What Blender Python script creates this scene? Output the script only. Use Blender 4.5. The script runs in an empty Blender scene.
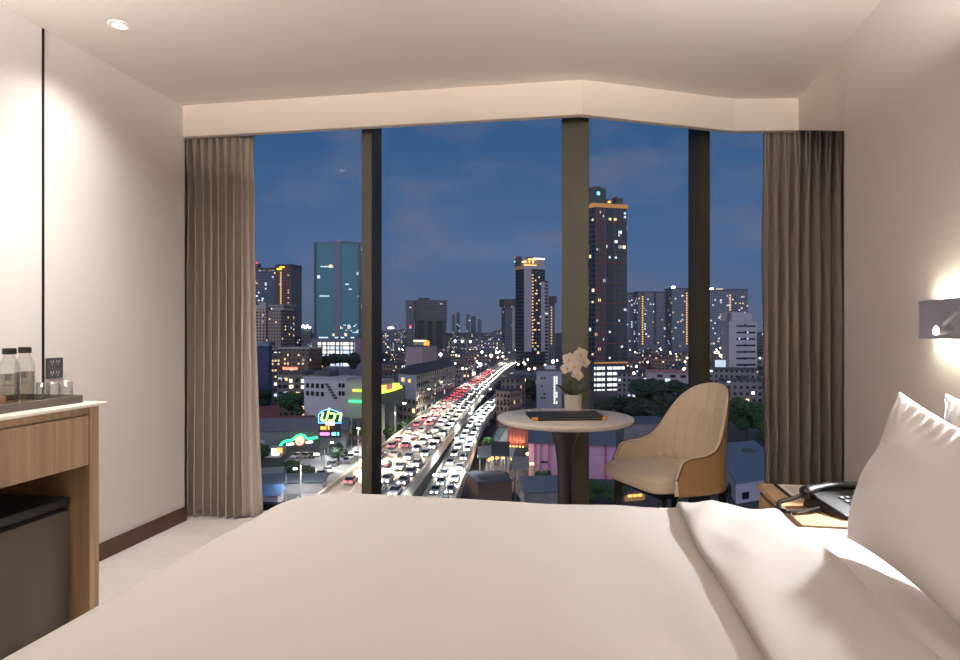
import bpy, bmesh, math, random
from mathutils import Vector, Matrix, noise
R = math.radians
rnd = random.Random(11)
scene = bpy.context.scene
COL = scene.collection

# ---------------------------------------------------------------- frame of reference
ZC = 1.243                      # eye height above the room floor
TH = R(9.75)
C_, S_ = math.cos(TH), math.sin(TH)
ZG = -39.0                      # street level, some ten storeys down
def at(px, d, py=330.0):
    """point of the place at depth d along the line of sight that the survey of the photograph gives"""
    x = (px - 480) / 640 * d
    return Vector((x * C_ - d * S_, x * S_ + d * C_, ZC + (330 - py) / 640 * d))
def lane(xc, d, z):
    return Vector((xc * C_ - d * S_, xc * S_ + d * C_, z))
def gpt(px, py, z=ZG):
    return at(px, (ZC - z) * 640 / (py - 330), py)
def zpy(py, d):
    return ZC + (330 - py) / 640 * d

# ---------------------------------------------------------------- colours and materials
def lin(c):
    if isinstance(c, str):
        c = tuple(int(c[i:i + 2], 16) / 255 for i in (0, 2, 4))
    return tuple(x / 12.92 if x <= .04045 else ((x + .055) / 1.055) ** 2.4 for x in c) + (1.0,)
def newmat(name):
    m = bpy.data.materials.new(name); m.use_nodes = True
    nt = m.node_tree; nt.nodes.clear()
    out = nt.nodes.new('ShaderNodeOutputMaterial')
    return m, nt, out
def pm(name, c, rough=.6, metal=0., bump=0., bscale=200., var=0., vscale=4., spec=.5, coat=0., stretch=None, sheen=0.):
    m, nt, out = newmat(name)
    b = nt.nodes.new('ShaderNodeBsdfPrincipled')
    b.inputs['Base Color'].default_value = lin(c); b.inputs['Roughness'].default_value = rough
    b.inputs['Metallic'].default_value = metal; b.inputs['Specular IOR Level'].default_value = spec
    b.inputs['Coat Weight'].default_value = coat; b.inputs['Sheen Weight'].default_value = sheen
    nt.links.new(b.outputs[0], out.inputs[0])
    if bump or var:
        tc = nt.nodes.new('ShaderNodeTexCoord'); mp = nt.nodes.new('ShaderNodeMapping')
        nt.links.new(tc.outputs['Object'], mp.inputs[0])
        if stretch: mp.inputs['Scale'].default_value = stretch
    if bump:
        n = nt.nodes.new('ShaderNodeTexNoise'); n.inputs['Scale'].default_value = bscale; n.inputs['Detail'].default_value = 3
        nt.links.new(mp.outputs[0], n.inputs['Vector'])
        bp = nt.nodes.new('ShaderNodeBump'); bp.inputs['Strength'].default_value = bump; bp.inputs['Distance'].default_value = .01
        nt.links.new(n.outputs[0], bp.inputs['Height']); nt.links.new(bp.outputs[0], b.inputs['Normal'])
    if var:
        n = nt.nodes.new('ShaderNodeTexNoise'); n.inputs['Scale'].default_value = vscale; n.inputs['Detail'].default_value = 5
        nt.links.new(mp.outputs[0], n.inputs['Vector'])
        r = nt.nodes.new('ShaderNodeValToRGB')
        a = lin(c)
        r.color_ramp.elements[0].position = .3; r.color_ramp.elements[1].position = .7
        r.color_ramp.elements[0].color = tuple(x * (1 - var) for x in a[:3]) + (1,)
        r.color_ramp.elements[1].color = tuple(min(1, x * (1 + var)) for x in a[:3]) + (1,)
        nt.links.new(n.outputs[0], r.inputs[0]); nt.links.new(r.outputs[0], b.inputs['Base Color'])
    return m
def em(name, c, s):
    m, nt, out = newmat(name)
    e = nt.nodes.new('ShaderNodeEmission'); e.inputs[0].default_value = lin(c); e.inputs[1].default_value = s
    nt.links.new(e.outputs[0], out.inputs[0]); return m
def wood(name, c1, c2, axis=2, scale=1.0, rough=.45):
    m, nt, out = newmat(name)
    b = nt.nodes.new('ShaderNodeBsdfPrincipled'); b.inputs['Roughness'].default_value = rough
    tc = nt.nodes.new('ShaderNodeTexCoord'); mp = nt.nodes.new('ShaderNodeMapping')
    sc = [28 * scale] * 3; sc[axis] = 1.1 * scale; mp.inputs['Scale'].default_value = sc
    n = nt.nodes.new('ShaderNodeTexNoise'); n.inputs['Scale'].default_value = 1.0; n.inputs['Detail'].default_value = 6; n.inputs['Distortion'].default_value = .6
    r = nt.nodes.new('ShaderNodeValToRGB'); r.color_ramp.elements[0].position = .3; r.color_ramp.elements[1].position = .72
    r.color_ramp.elements[0].color = lin(c1); r.color_ramp.elements[1].color = lin(c2)
    bp = nt.nodes.new('ShaderNodeBump'); bp.inputs['Strength'].default_value = .08
    L = nt.links.new
    L(tc.outputs['Object'], mp.inputs[0]); L(mp.outputs[0], n.inputs['Vector']); L(n.outputs[0], r.inputs[0]); L(r.outputs[0], b.inputs['Base Color'])
    L(n.outputs[0], bp.inputs['Height']); L(bp.outputs[0], b.inputs['Normal']); L(b.outputs[0], out.inputs[0])
    return m
def glassmat(name, fac=.05, tint=(1, 1, 1, 1)):
    m, nt, out = newmat(name)
    t = nt.nodes.new('ShaderNodeBsdfTransparent'); t.inputs[0].default_value = tint
    g = nt.nodes.new('ShaderNodeBsdfGlossy'); g.inputs['Roughness'].default_value = 0.0
    lw = nt.nodes.new('ShaderNodeLayerWeight'); lw.inputs[0].default_value = .25
    mu = nt.nodes.new('ShaderNodeMath'); mu.operation = 'MULTIPLY'; mu.inputs[1].default_value = fac * 3
    ad = nt.nodes.new('ShaderNodeMath'); ad.operation = 'ADD'; ad.inputs[1].default_value = fac * .3
    mx = nt.nodes.new('ShaderNodeMixShader')
    L = nt.links.new
    L(lw.outputs['Facing'], mu.inputs[0]); L(mu.outputs[0], ad.inputs[0]); L(ad.outputs[0], mx.inputs[0]); L(t.outputs[0], mx.inputs[1]); L(g.outputs[0], mx.inputs[2]); L(mx.outputs[0], out.inputs[0])
    return m
def facade(name, wall, glass, cw=3.2, ch=3.2, fw=.6, fh=.5, lit=.12, strength=1.2, warm='ffd9a0', cool='cfe4ff', seed=0., rough=.5, grough=.25):
    """wall with a regular grid of windows (UV in metres); a few of the windows are lit"""
    m, nt, out = newmat(name); N = nt.nodes.new; L = nt.links.new
    uv = N('ShaderNodeTexCoord'); sx = N('ShaderNodeSeparateXYZ'); L(uv.outputs['UV'], sx.inputs[0])
    def M(op, a, b=None):
        n = N('ShaderNodeMath'); n.operation = op
        for i, v in enumerate((a, b)):
            if v is None: continue
            if isinstance(v, (int, float)): n.inputs[i].default_value = v
            else: L(v, n.inputs[i])
        return n.outputs[0]
    u = M('DIVIDE', sx.outputs[0], cw); v = M('DIVIDE', sx.outputs[1], ch)
    fu, fv = M('FLOOR', u), M('FLOOR', v)
    ru, rv = M('SUBTRACT', u, fu), M('SUBTRACT', v, fv)
    mu = M('LESS_THAN', M('ABSOLUTE', M('SUBTRACT', ru, .5)), fw / 2)
    mv = M('LESS_THAN', M('ABSOLUTE', M('SUBTRACT', rv, .5)), fh / 2)
    mask = M('MULTIPLY', mu, mv)
    cb = N('ShaderNodeCombineXYZ'); L(fu, cb.inputs[0]); L(fv, cb.inputs[1]); cb.inputs[2].default_value = seed
    wn = N('ShaderNodeTexWhiteNoise'); wn.noise_dimensions = '3D'; L(cb.outputs[0], wn.inputs['Vector'])
    on = M('LESS_THAN', wn.outputs['Value'], lit)
    sc = N('ShaderNodeSeparateColor'); L(wn.outputs['Color'], sc.inputs[0])
    mc = N('ShaderNodeMix'); mc.data_type = 'RGBA'; mc.inputs[6].default_value = lin(warm); mc.inputs[7].default_value = lin(cool)
    L(M('GREATER_THAN', sc.outputs[1], .5), mc.inputs[0])
    bc = N('ShaderNodeMix'); bc.data_type = 'RGBA'; bc.inputs[6].default_value = lin(wall); bc.inputs[7].default_value = lin(glass); L(mask, bc.inputs[0])
    b = N('ShaderNodeBsdfPrincipled'); L(bc.outputs[2], b.inputs['Base Color'])
    L(M('ADD', M('MULTIPLY', mask, grough - rough), rough), b.inputs['Roughness'])
    L(mc.outputs[2], b.inputs['Emission Color'])
    L(M('MULTIPLY', M('MULTIPLY', mask, on), M('MULTIPLY', M('ADD', sc.outputs[2], .3), strength)), b.inputs['Emission Strength'])
    L(b.outputs[0], out.inputs[0])
    return m

# ---------------------------------------------------------------- mesh builder
class MB:
    def __init__(s): s.v = []; s.f = []; s.uv = {}
    def poly(s, pts, uvs=None):
        b = len(s.v); s.v.extend(Vector(p) for p in pts); s.f.append(tuple(range(b, b + len(pts))))
        if uvs: s.uv[len(s.f) - 1] = uvs
    def box(s, a, b):
        (x0, y0, z0), (x1, y1, z1) = a, b
        return s.prism([(x0, y0), (x1, y0), (x1, y1), (x0, y1)], z0, z1)
    def prism(s, pts, z0, z1, uv=False, v0=0.):
        n = len(pts); b = len(s.v)
        a = sum(pts[i][0] * pts[(i + 1) % n][1] - pts[(i + 1) % n][0] * pts[i][1] for i in range(n))
        if a < 0: pts = list(reversed(pts))
        s.v += [Vector((p[0], p[1], z0)) for p in pts] + [Vector((p[0], p[1], z1)) for p in pts]
        acc = 0.
        for i in range(n):
            j = (i + 1) % n
            s.f.append((b + i, b + j, b + n + j, b + n + i))
            if uv:
                l = math.dist(pts[i][:2], pts[j][:2])
                s.uv[len(s.f) - 1] = [(acc, 0), (acc + l, 0), (acc + l, z1 - z0), (acc, z1 - z0)]; acc += math.ceil(l)
        s.f.append(tuple(range(b + n - 1, b - 1, -1))); s.f.append(tuple(range(b + n, b + 2 * n)))
        return s
    def obox(s, c, ax, ay, az):
        """box about c with half-axes ax, ay, az"""
        c, ax, ay, az = map(Vector, (c, ax, ay, az)); b = len(s.v)
        if ax.cross(ay).dot(az) < 0: ax = -ax
        for k in (-1, 1):
            for q in ((-1, -1), (1, -1), (1, 1), (-1, 1)): s.v.append(c + ax * q[0] + ay * q[1] + az * k)
        for f in ((3, 2, 1, 0), (4, 5, 6, 7), (0, 1, 5, 4), (1, 2, 6, 5), (2, 3, 7, 6), (3, 0, 4, 7)): s.f.append(tuple(b + i for i in f))
        return s
    def tube(s, pts, rad, n=10, cap=True):
        pts = [Vector(p) for p in pts]; m = len(pts); b = len(s.v)
        rr = rad if isinstance(rad, (list, tuple)) else [rad] * m
        up = Vector((0, 0, 1)); prev = None
        for i, p in enumerate(pts):
            t = (pts[min(i + 1, m - 1)] - pts[max(i - 1, 0)]).normalized()
            if prev is None:
                ref = up if abs(t.z) < .9 else Vector((1, 0, 0)); e1 = t.cross(ref).normalized()
            else: e1 = (prev - t * prev.dot(t)).normalized()
            e2 = t.cross(e1); prev = e1
            for k in range(n):
                a = 2 * math.pi * k / n; s.v.append(p + (e1 * math.cos(a) + e2 * math.sin(a)) * rr[i])
        for i in range(m - 1):
            for k in range(n):
                k2 = (k + 1) % n; s.f.append((b + i * n + k, b + i * n + k2, b + (i + 1) * n + k2, b + (i + 1) * n + k))
        if cap:
            s.f.append(tuple(b + k for k in range(n - 1, -1, -1))); s.f.append(tuple(b + (m - 1) * n + k for k in range(n)))
        return s
    def lathe(s, prof, c=(0, 0, 0), n=32):
        b = len(s.v); c = Vector(c); m = len(prof)
        for r, z in prof:
            for k in range(n):
                a = 2 * math.pi * k / n; s.v.append(c + Vector((r * math.cos(a), r * math.sin(a), z)))
        for i in range(m - 1):
            for k in range(n):
                k2 = (k + 1) % n; s.f.append((b + i * n + k, b + i * n + k2, b + (i + 1) * n + k2, b + (i + 1) * n + k))
        if prof[0][0] > 1e-4: s.f.append(tuple(b + k for k in range(n - 1, -1, -1)))
        if prof[-1][0] > 1e-4: s.f.append(tuple(b + (m - 1) * n + k for k in range(n)))
        return s
    def grid(s, fn, nu, nv, closeu=False):
        b = len(s.v)
        for j in range(nv + 1):
            for i in range(nu + (0 if closeu else 1)): s.v.append(Vector(fn(i / nu, j / nv)))
        w = nu if closeu else nu + 1
        for j in range(nv):
            for i in range(nu):
                i2 = (i + 1) % w if closeu else i + 1
                s.f.append((b + j * w + i, b + j * w + i2, b + (j + 1) * w + i2, b + (j + 1) * w + i))
        return s
    def build(s, name, mat, parent=None, smooth=False, off=None, bevel=0., bseg=2, solid=0., recalc=True):
        me = bpy.data.meshes.new(name)
        o3 = Vector(off) if off is not None else (Vector(parent['_w']) if parent is not None and '_w' in parent.keys() else Vector((0, 0, 0)))
        me.from_pydata([tuple(v - o3) for v in s.v], [], s.f)
        if s.uv:
            l = me.uv_layers.new(name='UVMap')
            for p in me.polygons:
                q = s.uv.get(p.index)
                if q:
                    for k, li in enumerate(p.loop_indices): l.data[li].uv = q[k]
        if recalc:
            bm = bmesh.new(); bm.from_mesh(me); bmesh.ops.remove_doubles(bm, verts=bm.verts, dist=1e-5) if not s.uv else None
            bmesh.ops.recalc_face_normals(bm, faces=bm.faces); bm.to_mesh(me); bm.free()
        me.materials.append(mat)
        if smooth:
            for p in me.polygons: p.use_smooth = True
        o = bpy.data.objects.new(name, me); COL.objects.link(o)
        if parent is not None:
            o.parent = parent
            o['_w'] = tuple(o3)
        else: o['_w'] = (0, 0, 0)
        if bevel:
            md = o.modifiers.new('edge', 'BEVEL'); md.width = bevel; md.segments = bseg; md.limit_method = 'ANGLE'; md.angle_limit = R(40)
            for p in me.polygons: p.use_smooth = True
            w = o.modifiers.new('shade', 'WEIGHTED_NORMAL'); w.keep_sharp = True
        if solid:
            md = o.modifiers.new('thick', 'SOLIDIFY'); md.thickness = solid; md.offset = 0
        return o
def thing(name, label, cat, loc=(0, 0, 0), rz=0., group=None):
    o = bpy.data.objects.new(name, None); o.empty_display_size = .1; COL.objects.link(o)
    o.location = loc; o.rotation_euler = (0, 0, rz); o['label'] = label; o['category'] = cat
    o['_w'] = tuple(loc) if rz == 0. else (0, 0, 0)
    if group: o['group'] = group
    return o
def tag(o, label, cat, group=None):
    o['label'] = label; o['category'] = cat
    if group: o['group'] = group
    return o
def struct(o, label=None):
    o['kind'] = 'structure'
    if label: o['label'] = label; o['category'] = 'structure'
    return o
def dup(root, loc, rz=0., label=None, group=None):
    def cp(o, par):
        c = o.copy(); COL.objects.link(c)
        if par is not None: c.parent = par
        for ch in list(o.children): cp(ch, c)
        return c
    r = cp(root, None); r.location = loc; r.rotation_euler = (0, 0, rz)
    if label: r['label'] = label
    if group: r['group'] = group
    return r

def interp(pts, x):
    if x <= pts[0][0]: return pts[0][1]
    for (a, fa), (b, fb) in zip(pts, pts[1:]):
        if x <= b:
            t = (x - a) / (b - a); t = t * t * (3 - 2 * t) if len(pts[0]) == 2 else t
            return fa + (fb - fa) * t
    return pts[-1][1]
def interl(pts, x):
    if x <= pts[0][0]: return pts[0][1] + (pts[1][1] - pts[0][1]) * (x - pts[0][0]) / (pts[1][0] - pts[0][0])
    for (a, fa), (b, fb) in zip(pts, pts[1:]):
        if x <= b: return fa + (fb - fa) * (x - a) / (b - a)
    (a, fa), (b, fb) = pts[-2:]
    return fb + (fb - fa) * (x - b) / (b - a)

# ---------------------------------------------------------------- interior materials
M_wall = pm('wall_paint', 'e2dbd6', .75, bump=.03, bscale=300)
M_wallR = pm('wall_fabric_panel', 'd9d0c9', .8, bump=.05, bscale=500)
M_ceil = pm('ceiling_paint', 'e6dcd3', .85)
M_soffit = pm('soffit_paint', 'e4d7cb', .8)
M_carpet = pm('carpet', 'dfd5d0', .95, bump=.5, bscale=420, var=.10, vscale=3)
M_base = pm('dark_walnut', '4a2d20', .45, var=.12, vscale=20)
M_frame = pm('bronze_aluminium', '323024', .5, metal=.15)
M_oak = wood('oak_veneer', '7b624a', 'a08465', 2)
M_oakh = wood('oak_veneer_flat', 'a5835f', 'bd9b76', 0, .8)
M_stone = pm('white_stone', 'e6dcd0', .3, var=.04, vscale=8)
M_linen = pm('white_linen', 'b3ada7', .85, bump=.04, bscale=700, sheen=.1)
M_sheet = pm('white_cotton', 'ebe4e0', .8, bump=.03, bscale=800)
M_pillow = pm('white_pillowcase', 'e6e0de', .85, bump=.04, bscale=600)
M_curt = pm('curtain_weave', 'a2978d', .9, bump=.12, bscale=600)
M_curt2 = pm('curtain_lining', 'bdb3aa', .9, bump=.1, bscale=600)
M_cream = pm('cream_leather', 'e6d6c0', .45, bump=.06, bscale=260)
M_brown = pm('tan_leather', '96744c', .45, bump=.08, bscale=220)
M_black = pm('black_lacquer', '100e0d', .5, spec=.25)
M_wenge = pm('dark_pedestal', '15100d', .35)
M_blackp = pm('black_plastic', '131415', .45, spec=.3)
M_fridge = pm('fridge_door', '4c443c', .38, metal=.4)
M_steel = pm('grey_metal', 'b5b2bc', .35, metal=.3)
M_gold = pm('brass', 'd9a860', .25, metal=1.)
M_tray = pm('tray_leather', '4b443d', .55)
M_white = pm('white_ceramic', 'ece6de', .35)
M_petal = pm('orchid_petal', 'f5e9df', .6, sheen=.2)
M_leaf = pm('orchid_leaf', '1f2b14', .4)
M_glass = glassmat('window_glass', .022)
M_bottle = glassmat('clear_glass', .16, (.93, .94, .93, 1))
M_water = glassmat('water', .1, (.72, .70, .64, 1))
M_ink = pm('print_ink', '5b5a58', .7)
M_paper = pm('paper', 'd9d2cc', .8)
M_lens = em('lamp_lens', 'fff1dd', 14.)
M_cool = em('reading_lens', 'f3f6ff', 30.)
M_strip = em('wall_light_strip', 'fbf8e2', 36.)

# ================================================================= ROOM SHELL
ZT = 2.70; ZS = 2.498
XL, XR = -2.607, 1.27
wall = lambda n, a, b, m: struct(MB().box(a, b).build(n, m))
PLAN = [(-2.9, -2.4), (1.9, -2.4), (1.9, 4.66), (.76, 4.66), (-.09, 4.23), (-2.9, 4.20)]
struct(MB().prism(PLAN, -.15, 0).build('floor', M_carpet))
struct(MB().prism(PLAN, ZT, ZT + .12).build('ceiling', M_ceil))
wall('wall_left', (-2.9, -2.4, 0), (XL, 3.79, ZT), M_wall)
wall('wall_left_recess', (-2.9, 3.79, 0), (-2.76, 4.20, ZT), M_wall)
wall('wall_right', (XR, -2.4, 0), (1.9, 3.51, ZT), M_wallR)
wall('wall_right_recess', (1.66, 3.51, 0), (1.9, 4.66, ZT), M_wall)
wall('wall_near', (-2.9, -2.4, 0), (1.9, -2.25, ZT), M_wall)
struct(MB().box((XL, 2.685, 0), (XL + .003, 2.698, ZT)).build('trim_1', M_black), 'thin dark vertical joint in the left wall panels')
struct(MB().box((XL, 2.60, 0), (XL + .016, 3.79, .092)).build('baseboard_left', M_base, bevel=.003))
# curtain bulkhead: faces that follow the bent window line
def bulk(pts, n, thick=.05, z0=ZS):
    m = MB()
    for (a, b) in zip(pts, pts[1:]):
        pass
    front = pts; back = []
    for i, p in enumerate(pts):
        d1 = Vector(pts[max(i, 1)]) - Vector(pts[max(i, 1) - 1]); d2 = Vector(pts[min(i + 1, len(pts) - 1)]) - Vector(pts[min(i, len(pts) - 2)])
        t = (d1.normalized() + d2.normalized()).normalized(); back.append((p[0] - t.y * thick, p[1] + t.x * thick))
    m.prism(front + back[::-1], z0, ZT)
    return struct(m.build(n, M_soffit))
bulk([(-2.76, 3.77), (-.046, 3.77), (.90, 4.25), (1.29, 4.30)], 'trim_2')['label'] = 'bent bulkhead above the window that hides the curtain track'
trim = MB()
y0, y1 = 3.51, 4.30
a, b = (XR + .02, y0), (XR + .02, y1)
for x in (XR + .02, XR + .06): trim.v += [Vector((x, y0, 2.252)), Vector((x, y1, ZS)), Vector((x, y1, ZT)), Vector((x, y0, ZT))]
trim.f = [(0, 1, 2, 3), (7, 6, 5, 4), (0, 4, 5, 1), (1, 5, 6, 2), (2, 6, 7, 3), (3, 7, 4, 0)]
struct(trim.build('trim_3', M_soffit), 'side bulkhead over the right curtain')

# windows: three runs of floor-to-ceiling glass between bronze posts
WA = Vector((-.09, 4.11)); WU = Vector((.892, .452)); WN = Vector((.452, -.892))
tB = .885; WB = WA + WU * tB
def window(n, p, q):
    r = thing(f'window_{n}', f'floor to ceiling window pane in bronze frame, run {n}', 'window', (0, 0, 0)); del r['category']; r['kind'] = 'structure'
    p, q = Vector(p), Vector(q); u = (q - p).normalized(); nn = Vector((u.y, -u.x)); mid = (p + q) / 2; hl = (q - p).length / 2
    MB().obox((mid.x, mid.y, 1.36), (u.x * hl, u.y * hl, 0), (nn.x * .004, nn.y * .004, 0), (0, 0, 1.32)).build('glass', M_glass, r)
    MB().obox((mid.x, mid.y, .02), (u.x * hl, u.y * hl, 0), (nn.x * .035, nn.y * .035, 0), (0, 0, .02)).build('bottom_rail', M_frame, r)
    MB().obox((mid.x, mid.y, 2.685), (u.x * hl, u.y * hl, 0), (nn.x * .035, nn.y * .035, 0), (0, 0, .015)).build('top_rail', M_frame, r)
    return r
w1 = window(1, (-2.74, 4.13), (-1.414, 4.13))
w2 = window(2, (-1.41, 4.13), (WA.x, 4.13))
w3 = window(3, (WA.x, 4.13), (WB.x, WB.y + .02))
w4 = window(4, (WB.x, WB.y + .02), (1.655, WB.y + .02))
M_frameL = pm('bronze_face', '5d5644', .5, metal=.2)
MB().box((-1.449, 3.93, 0), (-1.380, 4.13, ZT)).build('mullion', M_frame, w1, bevel=.003)
MB().box((-.170, 3.93, 0), (-.006, 4.17, ZT)).build('post', M_frame, w2, bevel=.003)
c = WA + WU * (tB - .019) + WN * .07
MB().obox((c.x, c.y, ZT / 2), (WU.x * .036, WU.y * .036, 0), (WN.x * .068, WN.y * .068, 0), (0, 0, ZT / 2)).build('mullion', M_frame, w3, bevel=.003)

# ================================================================= CURTAINS
def curtain(name, label, p, q, folds, amp, seed, lining=None):
    rt = thing(name, label, 'curtain', (0, 0, 0))
    def sheet(p, q, folds, amp, seed, mat, nm, flare=(0., 0.), z0=.012, z1=2.55):
        p, q = Vector(p), Vector(q); u = (q - p).normalized(); n = Vector((u.y, -u.x)); L = (q - p).length
        ph = [random.Random(seed * 77 + k).uniform(-.6, .6) for k in range(folds + 3)]
        aa = [random.Random(seed * 31 + k).uniform(.65, 1.2) for k in range(folds + 3)]
        def fn(s, t):
            z = z0 + (z1 - z0) * t
            k = s * folds; i = int(k); f = k - i
            w = ph[i] * (1 - f) + ph[i + 1] * f; am = aa[i] * (1 - f) + aa[i + 1] * f
            top = max(0., (t - .86) / .14)
            wob = noise.noise(Vector((s * 9 + seed, t * 2.2, seed))) * .9
            a = 2 * math.pi * (k + .12 * w) + wob * (1 - top)
            o = math.sin(a) * (1 - .45 * top) + .30 * math.sin(2 * a + 1 + 1.4 * t) + top * 1.1 * math.sin(3 * a + 1.2)
            o *= amp * am * (1 - .25 * t)
            fl = flare[0] * (1 - t) ** 3 * (1 - s) + flare[1] * (1 - t) ** 2.2 * s
            x = p + u * (L * s + fl + .25 * amp * math.sin(a * 1 + .8) * (1 - top)) + n * o
            return (x.x, x.y, z + .006 * math.sin(a))
        return MB().grid(fn, folds * 16, 46).build(nm, mat, rt, smooth=True, solid=.003, recalc=False)
    sheet(p, q, folds, amp, seed, M_curt, 'drape')
    if lining:
        (lp, lq, fl) = lining
        sheet(lp, lq, 2, amp * .6, seed + 5, M_curt2, 'lining', flare=(0, fl))
    m = MB().tube([(p[0], p[1], 2.60), (q[0] + (.0 if not lining else .12), q[1], 2.60)], .012)
    m.build('track', M_steel, rt)
    return rt
curtain('curtain', 'pleated taupe curtain drawn open at left wall, pale lining edge beside it', (-2.70, 3.88), (-2.255, 3.88), 8, .050, 3, ((-2.275, 3.905), (-2.19, 3.915), .06))
curtain('curtain', 'pleated brown taupe curtain drawn open at right, behind the wooden nightstand', (1.105, 4.40), (1.60, 4.40), 8, .050, 8)

# ================================================================= CEILING DOWNLIGHTS
M_lens2 = em('lamp_lens_dimmed', 'fff1dd', 1.5)
def downlight(x, y, label, P, size=R(128), lens=None):
    t = thing('ceiling_downlight', label, 'light', (x, y, ZT), group=None)
    MB().lathe([(.030, -.001), (.030, -.006), (.048, -.007), (.052, -.002), (.052, 0)], (x, y, ZT), 32).build('trim_ring', M_white, t, smooth=True)
    MB().lathe([(.0, -.004), (.030, -.004), (.030, -.001), (.0, -.001)], (x, y, ZT), 24).build('lens', lens or M_lens2, t)
    l = bpy.data.lights.new('downlight_lamp', 'SPOT'); l.energy = P; l.spot_size = size; l.spot_blend = 1.; l.shadow_soft_size = .07; l.color = (1., .968, .925)
    o = bpy.data.objects.new('downlight_lamp', l); COL.objects.link(o); o.parent = t; o.location = (0, 0, -.03)
    return t
KEY = 36
downlight(-2.215, 2.72, 'lit round recessed ceiling downlight near the left wall', KEY * 1.35, R(138), lens=M_lens)
downlight(-2.0, 2.36, 'added unseen ceiling downlight over the gap between bed and minibar', KEY * 3.2, R(112))  # added out of view to brighten the floor and lower left wall
# unseen uplights added to brighten the ceiling, by entrance wall, minibar and pillows
def fill_uplight(loc, sx, sy, P, label):
    t = thing('added_uplight', label, 'light', loc)
    MB().box((loc[0] - sx / 2, loc[1] - sy / 2, loc[2] - .02), (loc[0] + sx / 2, loc[1] + sy / 2, loc[2])).build('housing', M_white, t)
    l = bpy.data.lights.new('added_uplamp', 'AREA'); l.shape = 'RECTANGLE'; l.size = sx * .92; l.size_y = sy * .92; l.energy = P; l.color = (1., .972, .93)
    o = bpy.data.objects.new('added_uplamp', l); COL.objects.link(o); o.parent = t; o.location = (0, 0, .004); o.rotation_euler = (math.pi, 0, 0)
fill_uplight((-.6, -2.05, 2.30), 3.6, .16, 150, 'added unseen fill light by the entrance wall, shining up at the ceiling')
fill_uplight((-2.2, .85, 2.22), .16, 1.3, 130, 'added unseen fill uplight over the minibar counter, shining up at the ceiling')
fill_uplight((.92, 1.25, 2.22), .16, 1.3, 150, 'added unseen fill uplight over the pillows, shining up at the ceiling')
for i, (x, y, k) in enumerate(((-2.0, 1.3, 1.2), (-.7, 1.9, .05), (.5, 1.9, .05), (-.7, .1, .06), (.5, .1, .06), (-1.7, -1.3, .6), (.2, -1.3, .6))):  # unseen downlights added to even out the room light
    downlight(x, y, ['added unseen downlight above the minibar counter', 'added unseen downlight above the bed foot', 'added unseen downlight above the bed pillows', 'added unseen downlight beside the bed foot, behind the viewpoint', 'added unseen downlight beside the headboard', 'added unseen downlight near the entrance corner', 'added unseen downlight near the back wall'][i], KEY * k)

# ================================================================= MINIBAR COUNTER (left)
DX = -2.0; DY = 2.341; ZD = .945
t = thing('minibar_counter', 'oak minibar counter with drawer and thin white stone top against left wall', 'cabinet', (-2.3, 1.4, 0))
MB().box((XL, .3, ZD - .013), (DX + .014, DY + .03, ZD)).build('stone_top', M_stone, t, bevel=.003)
MB().box((XL, DY - .05, 0), (DX, DY, ZD - .013)).build('end_panel', M_oak, t, bevel=.002)
MB().box((XL, .3, 0), (DX, .35, ZD - .013)).build('end_panel', M_oak, t, bevel=.002)
MB().box((XL, .35, .69), (DX - .03, DY - .05, ZD - .013)).build('carcass', M_oak, t)
MB().box((DX - .03, .35, .905), (DX - .006, DY - .05, ZD - .013)).build('top_rail', M_oak, t)
MB().box((XL, .35, .0), (XL + .02, DY - .05, .69)).build('back_panel', M_oak, t)
MB().box((DX - .028, .36, .697), (DX, 1.30, .898)).build('drawer', M_oak, t, bevel=.002)
MB().box((DX - .028, 1.306, .697), (DX, DY - .056, .898)).build('drawer', M_oak, t, bevel=.002)
t = thing('mini_fridge', 'dark grey mini fridge under the oak minibar counter', 'fridge', (-2.3, 2.02, 0))
MB().box((-2.5, 1.78, .02), (-2.125, 2.272, .535)).build('body', M_blackp, t, bevel=.004)
MB().box((-2.125, 1.78, .03), (-2.08, 2.272, .515)).build('door', M_fridge, t, bevel=.005)
MB().box((-2.505, 1.775, .535), (-2.077, 2.279, .568)).build('top_panel', M_blackp, t, bevel=.006)
for yy in (1.82, 2.23):
    for xx in (-2.46, -2.16): MB().lathe([(.018, 0), (.018, .02)], (xx, yy, 0), 12).build('foot', M_blackp, t)
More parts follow.
